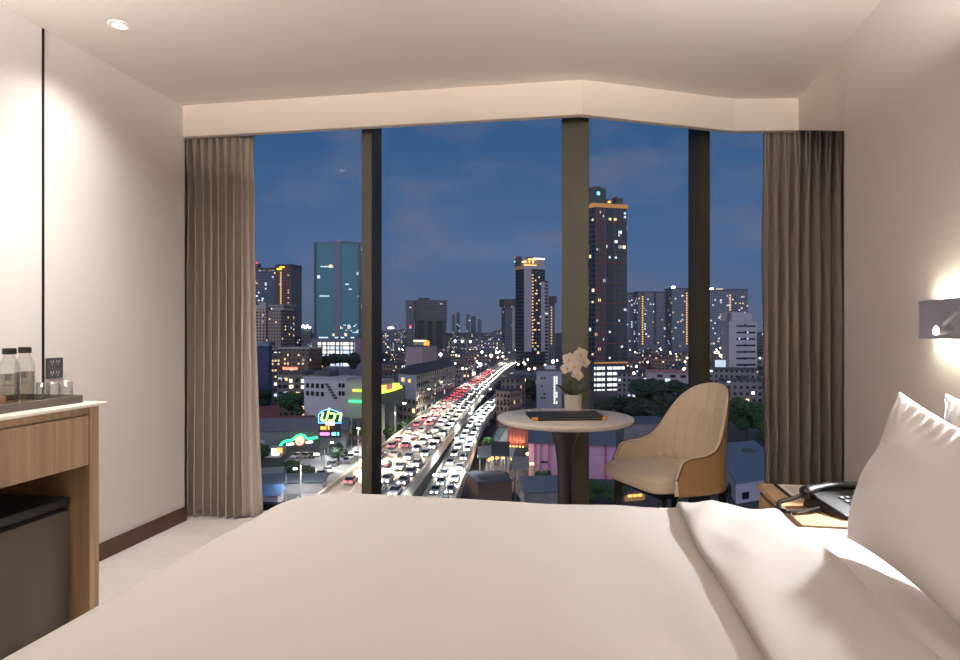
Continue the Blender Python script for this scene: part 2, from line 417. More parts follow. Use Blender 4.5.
# tray and what stands on it
ZD += .0004
TX0, TX1, TY0, TY1 = -2.36, -2.055, 1.45, 2.318
t = thing('serving_tray', 'dark grey leather serving tray on white stone counter', 'tray', (-2.2, 1.9, ZD))
MB().box((TX0, TY0, ZD), (TX1, TY1, ZD + .008)).build('base', M_tray, t)
for a, b in (((TX1 - .012, TY0), (TX1, TY1)), ((TX0, TY0), (TX0 + .012, TY1)), ((TX0 + .012, TY1 - .012), (TX1 - .012, TY1)), ((TX0 + .012, TY0), (TX1 - .012, TY0 + .012))):
    MB().box((*a, ZD + .008), (*b, ZD + .031)).build('rim', M_tray, t, bevel=.002)
ZY = ZD + .0088
def bottle(x, y, label):
    t = thing('water_bottle', label, 'bottle', (x, y, ZY), group='glass water bottles on the tray')
    MB().lathe([(.0, 0), (.032, 0), (.035, .006), (.035, .142), (.032, .163), (.021, .182), (.018, .190), (.018, .201)], (x, y, ZY), 28).build('glass_body', M_bottle, t, smooth=True)
    MB().lathe([(.0, .004), (.030, .004), (.032, .009), (.032, .122), (.0, .122)], (x, y, ZY), 28).build('water', M_water, t, smooth=True)
    MB().lathe([(.0, .197), (.0225, .197), (.0225, .218), (.021, .220), (.0, .220)], (x, y, ZY), 24).build('cap', M_black, t)
    for z0, z1, a0, a1, nm in ((.080, .0825, -75, -5, 'printed_line'), (.1, .122, -65, -37, 'printed_mark')):
        MB().grid(lambda u, v: (x + .0354 * math.cos(R(a0 + (a1 - a0) * u)), y + .0354 * math.sin(R(a0 + (a1 - a0) * u)), ZY + z0 + (z1 - z0) * v), 10, 2).build(nm, M_ink, t)
bottle(-2.165, 2.085, 'clear water bottle with black cap on the tray, nearer of the two')
bottle(-2.225, 2.212, 'clear water bottle with black cap on the tray, beside the drinking glasses')
def tumbler(x, y, label):
    o = MB().lathe([(.0, .0), (.022, .0), (.0255, .004), (.0235, .080), (.0220, .080), (.0230, .010), (.0, .008)], (x, y, ZY), 28).build('drinking_glass', M_bottle, smooth=True)
    tag(o, label, 'glass', 'drinking glasses on the tray')
tumbler(-2.094, 2.274, 'clear drinking glass nearest the far corner of the tray')
tumbler(-2.103, 2.219, 'clear drinking glass in the middle of the three on the tray')
tumbler(-2.162, 2.232, 'clear drinking glass standing closest to the water bottle')
o = MB().box((-2.115, 1.88, ZY), (-2.075, 1.985, ZY + .05)).build('tea_box', pm('brown_card', '6e5138', .6), bevel=.002); tag(o, 'small brown box at the front edge of the tray', 'box')
o = MB().box((-2.20, 2.115, ZY), (-2.105, 2.165, ZY + .006)).build('sachet', pm('tan_paper', 'c79a6d', .6), bevel=.001); tag(o, 'flat tan paper sachet lying on the tray between the bottles', 'sachet')
# socket plate
t = thing('power_outlet', 'dark grey square socket plate on left wall beside the dark joint', 'outlet', (XL, 2.755, 1.056))
MB().box((XL, 2.705, 1.006), (XL + .008, 2.805, 1.106)).build('plate', pm('anthracite', '4a4a4c', .4), t, bevel=.003)
for yy, zz in ((2.738, 1.083), (2.772, 1.083), (2.738, 1.03), (2.772, 1.03)):
    m = MB()
    m.box((XL + .008, yy - .009, zz - .002), (XL + .0092, yy - .005, zz + .011)); m.box((XL + .008, yy + .005, zz - .002), (XL + .0092, yy + .009, zz + .011)); m.box((XL + .008, yy - .002, zz - .012), (XL + .0092, yy + .002, zz - .006))
    m.build('socket_slot', pm('slot_white', 'b8b8ba', .5), t)

# ================================================================= BED
BX0, BX1, BY0, BY1 = -1.075, 1.265, .30, 2.225
t = thing('bed', 'wide hotel bed with white fitted sheet, head against the right wall', 'bed', (0, 1.27, 0))
MB().box((BX0 + .05, BY0 + .05, .08), (BX1 - .01, BY1 - .05, .33)).build('base', pm('bed_base', '6d5a4a', .8), t, bevel=.01)
for x in (BX0 + .15, BX1 - .15):
    for y in (BY0 + .15, BY1 - .15): MB().lathe([(.03, 0), (.03, .08)], (x, y, 0), 14).build('leg', M_black, t)
MB().box((BX0 + .112, BY0, .33), (BX1, BY1, .615)).build('mattress', M_sheet, t, bevel=.05, bseg=5)
def rrect(x0, x1, y0, y1, rad, n=14):
    pts = []
    for (cx, cy, a0) in ((x1 - rad, y1 - rad, 0), (x0 + rad, y1 - rad, 90), (x0 + rad, y0 + rad, 180), (x1 - rad, y0 + rad, 270)):
        for k in range(n + 1):
            a = R(a0 + 90 * k / n); pts.append((cx + rad * math.cos(a), cy + rad * math.sin(a), math.cos(a), math.sin(a)))
    # fill straight runs
    out = []
    for i, p in enumerate(pts):
        q = pts[(i + 1) % len(pts)]; out.append(p); L = math.dist(p[:2], q[:2]); m = int(L / .05)
        for k in range(1, m): f = k / m; out.append(tuple(p[j] * (1 - f) + q[j] * f for j in range(4)))
    return out
def duvet():
    rad = .07; zt = .649
    ol = rrect(-1.10 + rad, .50, .25 + rad, 2.27 - rad, .17)
    cx, cy = -.3, 1.26; n = len(ol); m = MB()
    prof = []
    for s in [i / 34 for i in range(1, 35)]: prof.append(('in', s))
    for k in range(1, 9): prof.append(('arc', R(90) * k / 8))
    for k in range(1, 9): prof.append(('dn', k / 8 * .28))
    def H(x, y):
        v = Vector((x, y, 0))
        h = .0045 * noise.noise(v * 2.2) + .0022 * noise.noise(Vector((x * 7 + y * 3, y * 2.2 - x, 4.)))
        w = max(0., 1 - abs(x - .12) / .45); h += w * .004 * math.sin(26 * (x * .55 + y * .25) + 3 * noise.noise(v * 2))
        return h
    m.v.append(Vector((cx, cy, zt + H(cx, cy))))
    for k_, (kind, s) in enumerate(prof):
        for i, (x, y, nx, ny) in enumerate(ol):
            if kind == 'in': X, Y = cx + (x - cx) * s, cy + (y - cy) * s; Z = zt + H(X, Y)
            elif kind == 'arc': X, Y = x + nx * rad * math.sin(s), y + ny * rad * math.sin(s); Z = zt + H(x, y) - rad * (1 - math.cos(s))
            else:
                wv = .012 * math.sin(i * .35) * s / .28; X, Y = x + nx * (rad + wv), y + ny * (rad + wv); Z = zt + H(x, y) - rad - s
            if X > .42 and Z < .6195 and Y < 2.26 and not (ny > .9 and kind != 'in'): Z = .6195 - .00002 * k_
            m.v.append(Vector((X, Y, Z)))
    for i in range(n): m.f.append((0, 1 + i, 1 + (i + 1) % n))
    for k in range(len(prof) - 1):
        for i in range(n):
            j = (i + 1) % n; m.f.append((1 + k * n + i, 1 + (k + 1) * n + i, 1 + (k + 1) * n + j, 1 + k * n + j))
    rt = thing('duvet', 'smooth white duvet spread over the bed, its top turned back before the pillows', 'duvet', (0, 1.27, .6))
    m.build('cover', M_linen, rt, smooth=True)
    # the turned-back band
    def band(u, v):
        y = .22 + v * 2.10
        a = 2 * math.pi * u; ca, sa = math.cos(a), math.sin(a)
        sg = lambda q, e: math.copysign(abs(q) ** e, q)
        nz = noise.noise(Vector((0, y * 2.1, 9.)))
        x0, x1 = .285 + .018 * nz + .04 * max(0., 1.9 - y) , .615 + .02 * noise.noise(Vector((3, y * 2.6, 1.)))
        hx, cxx = (x1 - x0) / 2, (x0 + x1) / 2
        th = .017 + .004 * noise.noise(Vector((1, y * 3, 2))); x = cxx + hx * sg(ca, .55)
        left = max(0., -(x - cxx) / hx)
        z = .656 + th * sg(sa, .8) + (.014 * left if sa > 0 else 0)
        if sa > 0:
            z += sa * (.009 * math.sin(30 * (x * .9 - y * .42) + 2.5 * noise.noise(Vector((x * 4, y * 3, 0)))) * (.35 + .65 * max(0., min(1., (y - 1.5) / .5))) + .006 * noise.noise(Vector((x * 12, y * 5, 7.))))
        over = y - 2.185
        if over > 0:
            r = .07; q = min(over / r, 1.45); lift = z - .64
            y = 2.185 + (r + lift) * math.sin(q); z = .57 + (r + lift) * math.cos(q)
        return (x, y, z)
    m = MB().grid(band, 48, 150, closeu=True)
    m.f.append(tuple(range(47, -1, -1))); m.f.append(tuple(150 * 48 + k for k in range(48)))
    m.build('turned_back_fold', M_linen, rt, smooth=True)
duvet()
def pillow(label, BL, TL, TR, BR, T, seed, ear=.05):
    BL, TL, TR, BR = map(Vector, (BL, TL, TR, BR))
    nrm = (TL - BL).cross(TR - TL).normalized()
    if nrm.x > 0: nrm = -nrm
    def side(sg):
        def fn(s, t):
            u, v = s * 2 - 1, t * 2 - 1
            uu = u * (1 - ear * (1 - v * v) * (1. if v > .1 else -.1 + 1.1 * max(0., (v + .5) / .6)) - .07 * max(0., (-v - .55) / .45) ** 2); vv = v * (1 - ear * 1.2 * (1 - u * u))
            a, b = (uu + 1) / 2, (vv + 1) / 2
            p = BL * (1 - a) * (1 - b) + BR * a * (1 - b) + TR * a * b + TL * (1 - a) * b
            e = max(0., (1 - u * u)) ** .55 * max(0., (1 - v * v)) ** .5
            w = noise.noise(Vector((u * 2.2 + seed, v * 2.2, seed))) * .010
            edge = max(0., v - .55) / .45
            w += edge * .009 * math.sin(46 * u * (1.0) + 7 * v + 3 * noise.noise(Vector((u * 3, v * 3, seed)))) * (1 - edge * .4)
            bulge = T * e * (1 + .12 * -v) + w * min(1, e * 2.5)
            return p + nrm * bulge * sg
        return fn
    m = MB().grid(side(1), 90, 64); m.grid(side(-1), 90, 64)
    rt = m.build('pillow', M_pillow, smooth=True)
    tag(rt, label, 'pillow')
    return rt
pillow('large white pillow leaning in front, its puckered corner pointing up', (.715, 1.985, .655), (.99, 2.285, 1.045), (1.02, 1.50, .915), (.70, 1.22, .655), .092, 2., .075)
pillow('white pillow behind the front one, only its corner showing under the wall light', (1.065, 2.20, .64), (1.15, 2.335, 1.035), (1.185, 1.60, .95), (1.08, 1.45, .64), .058, 6.)

# ================================================================= NIGHTSTAND, PHONE
NX0, NX1, NY0, NY1, NZ = .69, 1.265, 2.262, 2.845, .60
t = thing('nightstand', 'oak nightstand between the bed and the right curtain', 'nightstand', (.98, 2.59, 0))
MB().box((NX0, NY0, NZ - .022), (NX1, NY1, NZ)).build('top', M_oakh, t, bevel=.002)
MB().box((NX0 + .03, NY0, .08), (NX1, NY1, NZ - .022)).build('body', M_oakh, t)
MB().box((NX0 + .006, NY0 + .004, .335), (NX0 + .03, NY1 - .004, NZ - .044)).build('drawer', M_oakh, t, bevel=.002)
MB().box((NX0 + .006, NY0 + .004, .09), (NX0 + .03, NY1 - .004, .325)).build('drawer', M_oakh, t, bevel=.002)
MB().box((NX0 + .05, NY0 + .02, 0), (NX1 - .02, NY1 - .02, .08)).build('plinth', M_base, t)
# printed card in front of the phone
t = thing('printed_card', 'printed white card with dark edge lying on nightstand behind the phone', 'card', (.9, 2.68, NZ))
q = R(-4)
MB().box((.765, 2.60, NZ + .0005), (1.12, 2.825, NZ + .0025)).build('sheet', M_paper, t)
MB().box((.752, 2.60, NZ + .0005), (.765, 2.825, NZ + .004)).build('spine', M_black, t)
for k in range(11):
    yy = 2.615 + k * .018
    MB().box((.785, yy, NZ + .0025), (1.13 - (.05 if k % 3 == 2 else 0), yy + .004, NZ + .0029)).build('text_line', M_ink, t)
# telephone
t = thing('telephone', 'black desk telephone with coiled cord on the oak nightstand', 'telephone', (.912, 2.475, NZ + .0005), R(24)); t['_w'] = (0, 0, 0)
m = MB(); w = .115
prof = [(-.105, 0), (-.105, .016), (.025, .046), (.045, .057), (.085, .053), (.095, .0)]
m.v += [Vector((-w, y, z)) for y, z in prof] + [Vector((w, y, z)) for y, z in prof]; k = len(prof)
m.f += [tuple(range(k)), tuple(range(2 * k - 1, k - 1, -1))] + [(i, (i + 1) % k, k + (i + 1) % k, k + i) for i in range(k)]
m.build('base', M_blackp, t, bevel=.006, bseg=3)
m = MB()
def hs(u, v):
    x = -.135 + .27 * u; e = abs(u - .5) * 2
    rr = .0155 + .010 * max(0, (e - .55) / .45) ** .7 - (.014 if e > .985 else 0)
    a = 2 * math.pi * v; return (x, .068 + rr * 1.15 * math.cos(a), max(.012, 0) + .060 - .018 * e ** 2 + rr * .85 * math.sin(a) - (.010 if e > .6 and math.sin(a) < 0 else 0))
m.grid(lambda v, u: hs(u, v), 20, 40, closeu=True); m.f.append(tuple(range(19, -1, -1))); m.f.append(tuple(40 * 20 + k for k in range(20)))
m.build('handset', M_blackp, t, smooth=True)
M_key = pm('phone_key', '2e2f31', .5); M_kl = pm('key_print', 'cfcfcb', .5)
sl = math.atan2(.030, .13)
for r_ in range(4):
    for c_ in range(4):
        x = -.028 + c_ * .024; y = -.07 + r_ * .024; z = .0165 + (y + .105) * math.tan(sl)
        kb = MB().obox((x, y, z + .002), (.009, 0, 0), (0, .0078 * math.cos(sl), .0078 * math.sin(sl)), (0, -.003 * math.sin(sl), .003)).build('key', M_key, t)
        MB().obox((x, y, z + .0055), (.0042, 0, 0), (0, .0036 * math.cos(sl), .0036 * math.sin(sl)), (0, 0, .0003)).build('key_print', M_kl, kb)
MB().obox((.0, -.0, .060), (.05, 0, 0), (0, .012, .004), (0, 0, .001)).build('display', pm('lcd', '3a4038', .2), t) if False else None
m = MB(); pts = []
base = [Vector((-.135, .066, .046)), Vector((-.19, .062, .036)), Vector((-.245, .055, .03)), Vector((-.262, .03, .014)), Vector((-.245, .0, .010)), Vector((-.20, -.005, .010)), Vector((-.15, .0, .010)), Vector((-.112, .01, .012))]
def cr(P, t):
    n = len(P) - 1; i = min(int(t * n), n - 1); f = t * n - i
    p0, p1, p2, p3 = P[max(i - 1, 0)], P[i], P[i + 1], P[min(i + 2, n)]
    return .5 * ((2 * p1) + (p2 - p0) * f + (2 * p0 - 5 * p1 + 4 * p2 - p3) * f * f + (3 * p1 - p0 - 3 * p2 + p3) * f ** 3)
NN = 560
for i in range(NN + 1):
    f = i / NN; p = cr(base, f); tt = (cr(base, min(1, f + .01)) - cr(base, max(0, f - .01))).normalized()
    e1 = tt.cross(Vector((0, 0, 1))).normalized(); e2 = tt.cross(e1); a = 2 * math.pi * 48 * f
    pts.append(p + (e1 * math.cos(a) + e2 * math.sin(a)) * .0065 * min(1, f * 20, (1 - f) * 20))
m.tube(pts, .0021, 5).build('coiled_cord', M_blackp, t, smooth=True)

# ================================================================= WALL READING LIGHT
t = thing('wall_light', 'grey backlit wall light plate with small swivel reading spot above the bed', 'wall lamp', (XR, 2.5, 1.28))
PY0, PY1 = 2.12, 2.645; PZ0, PZ1 = 1.212, 1.352; PX = XR - .055
MB().box((PX, PY0, PZ0), (PX + .008, PY1, PZ1)).build('plate', M_steel, t, bevel=.002)
MB().box((PX + .008, PY0 + .05, PZ0 + .03), (XR, PY1 - .05, PZ1 - .03)).build('backplate', M_steel, t)
for z in (PZ0 + .006, PZ1 - .012): MB().box((PX + .012, PY0 + .05, z), (XR - .012, PY1 - .03, z + .006)).build('light_strip', M_strip, t)
MB().tube([(PX - .002, 2.27, 1.315), (PX - .03, 2.28, 1.315), (PX - .04, 2.31, 1.305), (PX - .035, 2.40, 1.262), (PX - .025, 2.42, 1.25)], .009, 12).build('arm', M_steel, t, smooth=True)
hd = Vector((PX - .050, 2.43, 1.290)); aim = Vector((.50, 1.85, .64)); dv = (Vector((.35, 1.6, .64)) - hd).normalized()
hp = Vector((PX - .02, 2.42, 1.246)); tip = hp + Vector((-.033, -.005, -.004))
MB().tube([(PX, 2.424, 1.250), tip], [.016, .019], 20).build('spot_head', M_steel, t, smooth=False)
MB().lathe([(0, 0), (.014, 0), (.014, .003), (0, .003)], (0, 0, 0), 18)
ln = MB().tube([tip + Vector((.0005, 0, 0)), tip + Vector((-.002, 0, 0))], .0145, 18).build('lens', M_cool, t)
l = bpy.data.lights.new('reading_lamp', 'SPOT'); l.energy = 4; l.spot_size = R(100); l.spot_blend = .6; l.shadow_soft_size = .016; l.color = (.98, .97, 1.)
o = bpy.data.objects.new('reading_lamp', l); COL.objects.link(o); o.parent = t; o.location = Vector((1.145, 2.408, 1.238)) - Vector(t.location)
o.rotation_euler = (Vector((.50, 1.95, .64)) - Vector((1.145, 2.408, 1.238))).to_track_quat('-Z', 'Y').to_euler()

l = bpy.data.lights.new('strip_lamp', 'SPOT'); l.energy = 120; l.spot_size = R(78); l.spot_blend = .3; l.shadow_soft_size = .009; l.color = (.97, .97, 1.)
o = bpy.data.objects.new('strip_lamp', l); COL.objects.link(o); o.parent = t; o.location = Vector((1.235, 2.635, 1.203)) - Vector(t.location)
o.rotation_euler = (Vector((.30, 1.90, .75)) - Vector((1.235, 2.635, 1.203))).to_track_quat('-Z', 'Y').to_euler()
# ================================================================= TABLE, FOLDER, ORCHID
TX, TY, TZ = -.132, 3.425, .786
t = thing('round_table', 'round white stone table on dark trumpet pedestal by the window', 'table', (TX, TY, 0))
MB().lathe([(0, -.034), (.325, -.034), (.345, -.030), (.356, -.020), (.360, -.010), (.357, -.003), (.350, 0), (0, 0)], (TX, TY, TZ), 72).build('tabletop', M_stone, t, smooth=True, recalc=True)
MB().lathe([(.0, 0), (.22, 0), (.22, .012), (.15, .022), (.08, .04), (.048, .09), (.039, .2), (.0375, .45), (.041, .55), (.052, .63), (.072, .69), (.095, .73), (.115, .752), (0, .752)], (TX, TY, 0), 48).build('pedestal', M_wenge, t, smooth=True)
for p in t.children[0].data.polygons: p.use_smooth = True
ang = R(14); fx, fy = TX + .003, TY - .05
e1 = Vector((math.cos(ang), math.sin(ang), 0)); e2 = Vector((-math.sin(ang), math.cos(ang), 0))
# leather folder lying on the table
t = thing('folder', 'black leather folder with gold corners lying on the round table', 'folder', (fx, fy, TZ), 0.)
fc = Vector((fx, fy, TZ + .0006)); sh = Vector((-.30, 1, 0)).normalized(); sh = e2
MB().obox(fc + Vector((0, 0, .003)), e1 * .19, e2 * .125, (0, 0, .003)).build('back_cover', M_black, t, bevel=.001)
MB().obox(fc + Vector((0, 0, .0085)), e1 * .178, e2 * .112, (0, 0, .0025)).build('pages', M_paper, t)
MB().obox(fc + Vector((0, 0, .014)), e1 * .19, e2 * .125, (0, 0, .003)).build('front_cover', M_black, t, bevel=.001)
for s1, s2 in ((-1, -1), (1, -1), (1, 1), (-1, 1)):
    MB().obox(fc + e1 * .177 * s1 + e2 * .112 * s2 + Vector((0, 0, .0095)), e1 * .014, e2 * .014, (0, 0, .0092)).build('gold_corner', M_gold, t, bevel=.001)
# orchid
ox, oy = TX + .036, TY + .245
t = thing('potted_orchid', 'white orchid in a white ceramic pot on the round table', 'plant', (ox, oy, TZ))
MB().lathe([(0, 0), (.043, 0), (.046, .004), (.050, .088), (.0505, .092), (.047, .092), (.045, .075), (0, .075)], (ox, oy, TZ), 40).build('pot', M_white, t, smooth=True, recalc=True)
MB().lathe([(0, .084), (.03, .082), (.0455, .074)], (ox, oy, TZ), 24).build('soil', pm('moss', '2c2a1a', .9, bump=.6, bscale=80), t)
O = Vector((ox, oy, TZ)); cr_ = Vector((C_, S_, 0)); cf = Vector((-S_, C_, 0))
def oc(a, b, c): return O + cr_ * a + cf * b + Vector((0, 0, c))
def leaf(pts, wid):
    m = MB(); P = [oc(*p) for p in pts]
    def fn(u, v):
        p = cr(P, v); q = cr(P, min(1, v + .02)) - cr(P, max(0, v - .02)); sd = q.cross(cf).normalized(); sd = (sd + cf * .75).normalized()
        w = wid * math.sin(math.pi * (.08 + .92 * v) ** .8) ** .7
        return p + sd * (u - .5) * 2 * w + Vector((0, 0, .35 * w * abs(u - .5) * 2))
    return m.grid(fn, 6, 20).build('leaf', M_leaf, t, smooth=True, solid=.002)
leaf([(0, 0, .08), (.03, -.01, .115), (.065, -.02, .15), (.098, -.02, .185)], .022)
leaf([(0, 0, .08), (-.03, 0, .105), (-.06, .0, .125), (-.098, .0, .15)], .012)
leaf([(0, 0, .08), (.012, .02, .12), (.03, .03, .16), (.04, .03, .19)], .02)
leaf([(0, 0, .08), (-.012, -.02, .11), (-.016, -.03, .15), (-.02, -.04, .18)], .014)
stem = [oc(.005, 0, .08), oc(.018, .0, .16), oc(.015, -.01, .24), oc(-.002, -.02, .29), oc(-.02, -.03, .27)]
MB().tube([cr(stem, i / 20) for i in range(21)], .0028, 8).build('stem', M_leaf, t, smooth=True)
stem = [oc(.008, .01, .08), oc(.035, .01, .18), oc(.055, .0, .27), oc(.05, -.01, .32), oc(.03, -.02, .33)]
MB().tube([cr(stem, i / 20) for i in range(21)], .0028, 8).build('stem', M_leaf, t, smooth=True)
M_lip = pm('orchid_lip', 'd8b26a', .6)
def flower(a, b, c, size, tilt, spin):
    ctr = oc(a, b, c); nrm = (-cf + cr_ * tilt + Vector((0, 0, .12))).normalized()
    ex = nrm.cross(Vector((0, 0, 1))).normalized(); ey = ex.cross(nrm) * -1
    if ey.z < 0: ey = -ey
    m = MB()
    for k, (an, ln_, wd) in enumerate(((90, 1, .42), (215, .98, .40), (325, .98, .40), (18, 1.02, .62), (162, 1.02, .62))):
        aa = R(an + spin); dr = ex * math.cos(aa) + ey * math.sin(aa); sd = dr.cross(nrm)
        zoff = .006 if k > 2 else 0.
        def fn(u, v):
            w = wd * size * max(0., math.sin(math.pi * min(1, .06 + .94 * v ** .72))) ** .62
            uu = (u - .5) * 2
            return ctr + dr * ln_ * size * v + sd * uu * w + nrm * (zoff + size * (.22 * math.sin(v * 2.2) - .16 * uu * uu * v + .05 * math.sin(5 * uu + k) * v))
        m.grid(fn, 8, 10)
    f = m.build('flower', M_petal, t, smooth=True, solid=.0012)
    MB().lathe([(0, 0), (.005, .001), (.006, .006), (.003, .012), (0, .013)], (0, 0, 0), 10)
    MB().tube([ctr + nrm * .004, ctr + nrm * .012 - ey * .004, ctr + nrm * .017 - ey * .010], [.006, .005, .002], 8).build('lip', M_lip, f, smooth=True)
for a, b, c, s, ti, sp in ((-.024, -.02, .290, .040, -.2, 10), (.040, -.02, .318, .043, .15, -8), (.058, .0, .275, .040, .5, 20), (.004, -.04, .252, .043, 0, 0), (-.034, -.03, .240, .040, -.35, -14), (.016, -.05, .205, .036, .1, 30), (.012, -.01, .29, .036, .1, 45)):
    flower(a, b, c, s, ti, sp)

# ================================================================= ARMCHAIR
t = thing('armchair', 'cream quilted leather tub armchair with tan outer shell by the window', 'chair', (.415, 3.57, 0)); 
fv = Vector((-.862, -.508)); rz = math.atan2(fv.y, fv.x) - R(90)      # local +y is the front
t.rotation_euler = (0, 0, rz); t.scale = (.93, .93, 1.); t['_w'] = (0, 0, 0)
SZ = .518; HW, DB, DF = .285, .255, .175
def plan(a, grow=0.):
    """a in -1..1 along the U from one arm front round the back to the other"""
    s = abs(a); sg = 1 if a > 0 else -1
    if s > .62:
        k = (s - .62) / .38; return Vector((sg * (HW + grow), -.03 + (DF + .03) * k, 0)), Vector((sg, 0, 0))
    th = s / .62 * R(90); x, y = math.sin(th), -math.cos(th); e = .94
    X = sg * (HW + grow) * abs(x) ** e; Y = -.03 - (DB - .03 + grow) * abs(y) ** e
    return Vector((X, Y, 0)), Vector((sg * x, y, 0)).normalized()
HT = [(0, .425), (.08, .420), (.16, .408), (.24, .382), (.32, .334), (.40, .252), (.47, .166), (.54, .116), (.64, .092), (.84, .082), (.93, .062), (1., -.015)]
def hgt(a):
    s = abs(a); n = len(HT)
    for i in range(n - 1):
        if s <= HT[i + 1][0] + 1e-9:
            f = (s - HT[i][0]) / (HT[i + 1][0] - HT[i][0])
            p0, p1, p2, p3 = HT[max(i - 1, 0)][1], HT[i][1], HT[i + 1][1], HT[min(i + 2, n - 1)][1]
            return p1 + (p2 - p1) * f if i >= n - 2 else .5 * (2 * p1 + (p2 - p0) * f + (2 * p0 - 5 * p1 + 4 * p2 - p3) * f * f + (3 * p1 - p0 - 3 * p2 + p3) * f ** 3)
    return HT[-1][1]
def shell(a, v, side, zlow):
    """side 0 inner face, 1 outer face"""
    h = hgt(a); z = zlow + (h - zlow) * v
    p, n = plan(a, 0. if side == 0 else .034)
    back = max(0., 1 - abs(a) / .6); rise = max(0., z) / .425
    lean = .085 * rise ** 1.3 * (back ** .5)
    shrink = 1 - .12 * rise ** 1.5 * back ** .3
    th = .010 * v if side == 1 else 0.
    q = Vector((p.x * shrink - n.x * th, p.y - lean - n.y * th, SZ + z))
    return q, n
def quilt(x, z):
    """depth of the stitched long-hexagon pattern"""
    w, L = .062, .26
    def seam(x0, zc):
        return 0
    k = x / w; best = 1.
    row = math.floor((z + .02) / L); f = (z + .02) / L - row
    off = .5 if row % 2 else 0.
    amp = .0
    fx_ = (k + off) - math.floor(k + off)
    dx = min(fx_, 1 - fx_) * w
    if f < .16:
        kk = f / .16; dx2 = abs(abs((((k + off) % 1) - .5)) * 2 - (kk)) * w * .5
        return min(dx2, 1.)
    return dx
m = MB()
def inner(u, v):
    a = u * 2 - 1; q, n = shell(a, v, 0, -.02)
    h = hgt(a); z = q.z - SZ
    arc = a * .62
    if abs(a) < .52:
        d = quilt(arc * (1 - .1 * z), z); g = math.exp(-(d / .0042) ** 2); pf = .010 * (1 - g) * min(1, (1 - v) * 8)
    else: pf = .006
    pf *= min(1., (1 - abs(a)) * 30)
    return q - n * pf
m.grid(inner, 260, 90).build('backrest', M_cream, t, smooth=True, recalc=False)
m = MB()
m.grid(lambda u, v: shell(u * 2 - 1, v, 1, -.095)[0], 120, 24).build('outer_shell', M_brown, t, smooth=True, recalc=False)
m = MB()
def rim(u, v):
    a = u * 2 - 1; q0, n = shell(a, 1, 0, -.02); q1, _ = shell(a, 1, 1, -.02); k = v
    return q0.lerp(q1, k) + Vector((0, 0, .008 * math.sin(math.pi * k)))
m.grid(rim, 120, 8)
def front(sg):
    def fn(u, v):
        a = sg; q0, n = shell(a, v, 0, -.095); q1, _ = shell(a, v, 1, -.085)
        return q0.lerp(q1, u) + Vector((0, .004 * math.sin(math.pi * u), 0))
    return fn
m.grid(front(1), 6, 8); m.grid(front(-1), 6, 8)
m.build('shell_edge', M_cream, t, smooth=True)
pts = [shell(-1 + 2 * i / 120, 1, 1, -.02)[0] + Vector((0, 0, .002)) for i in range(121)]
MB().tube(pts, .0045, 6).build('piping', pm('dark_piping', '5a3d22', .5), t, smooth=True)
# seat cushion
def seatpt(an, s):
    x, y = math.cos(an), math.sin(an)
    e = .28 if y > 0 else .72
    X = .272 * math.copysign(abs(x) ** e, x); Y = (.285 if y > 0 else .235) * math.copysign(abs(y) ** e, y)
    return X * s, Y * s
m = MB(); n = 72; prof = [(0.02, .0), (.3, .0), (.6, -.001), (.85, -.004), (.95, -.010), (.985, -.020), (1., -.034), (1., -.062), (.985, -.080), (.95, -.086), (.4, -.086), (0.02, -.086)]
for s, z in prof:
    for k in range(n):
        x, y = seatpt(2 * math.pi * k / n, s); m.v.append(Vector((x, y + .005, SZ + z + .012 * (1 - s * s) * (1 if z > -.04 else 0))))
for i in range(len(prof) - 1):
    for k in range(n): m.f.append((i * n + k, i * n + (k + 1) % n, (i + 1) * n + (k + 1) % n, (i + 1) * n + k))
m.f.append(tuple(range(n - 1, -1, -1))); m.f.append(tuple((len(prof) - 1) * n + k for k in range(n)))
sc_ = m.build('seat', M_cream, t, smooth=True)
MB().tube([(*[seatpt(2 * math.pi * k / 72, 1.004)[0], seatpt(2 * math.pi * k / 72, 1.004)[1] + .005], SZ - .030) for k in range(73)], .004, 6).build('seat_piping', M_cream, sc_, smooth=True)
m = MB()
for (ya, yb) in ((-.22, -.18), (.18, .22)): m.box((-.24, ya, SZ - .118), (.24, yb, SZ - .088))
for (xa, xb) in ((-.24, -.2), (.2, .24)): m.box((xa, -.2, SZ - .117), (xb, .2, SZ - .0885))
m.build('seat_frame', M_black, t)
MB().prism([(*[.255 * math.cos(R(k * 10)) * .95, .235 * math.sin(R(k * 10)) - .02],) for k in range(36)], SZ - .105, SZ - .088).build('underside', M_black, t)
for sx, sy in ((-1, 1), (1, 1), (1, -1), (-1, -1)):
    m = MB(); a = Vector((.212 * sx, .195 * sy - .005, SZ - .095)); b = Vector((.235 * sx, .235 * sy - .005, 0))
    m.tube([a, b], [.030, .019], 4); m.build('leg', M_black, t)

exec_city = True

# ================================================================= CITY BELOW AND BEYOND THE WINDOW

g = MB(); g.prism([(-6000, 20), (6000, 20), (6000, 9000), (-6000, 9000)], ZG - 1, ZG)
M_ground = pm('night_ground', '3a3c40', .9, var=.5, vscale=.03)
struct(g.build('ground', M_ground))
UZ = Vector((0, 0, 1))
def hv(v): return Vector((v.x, v.y, 0))
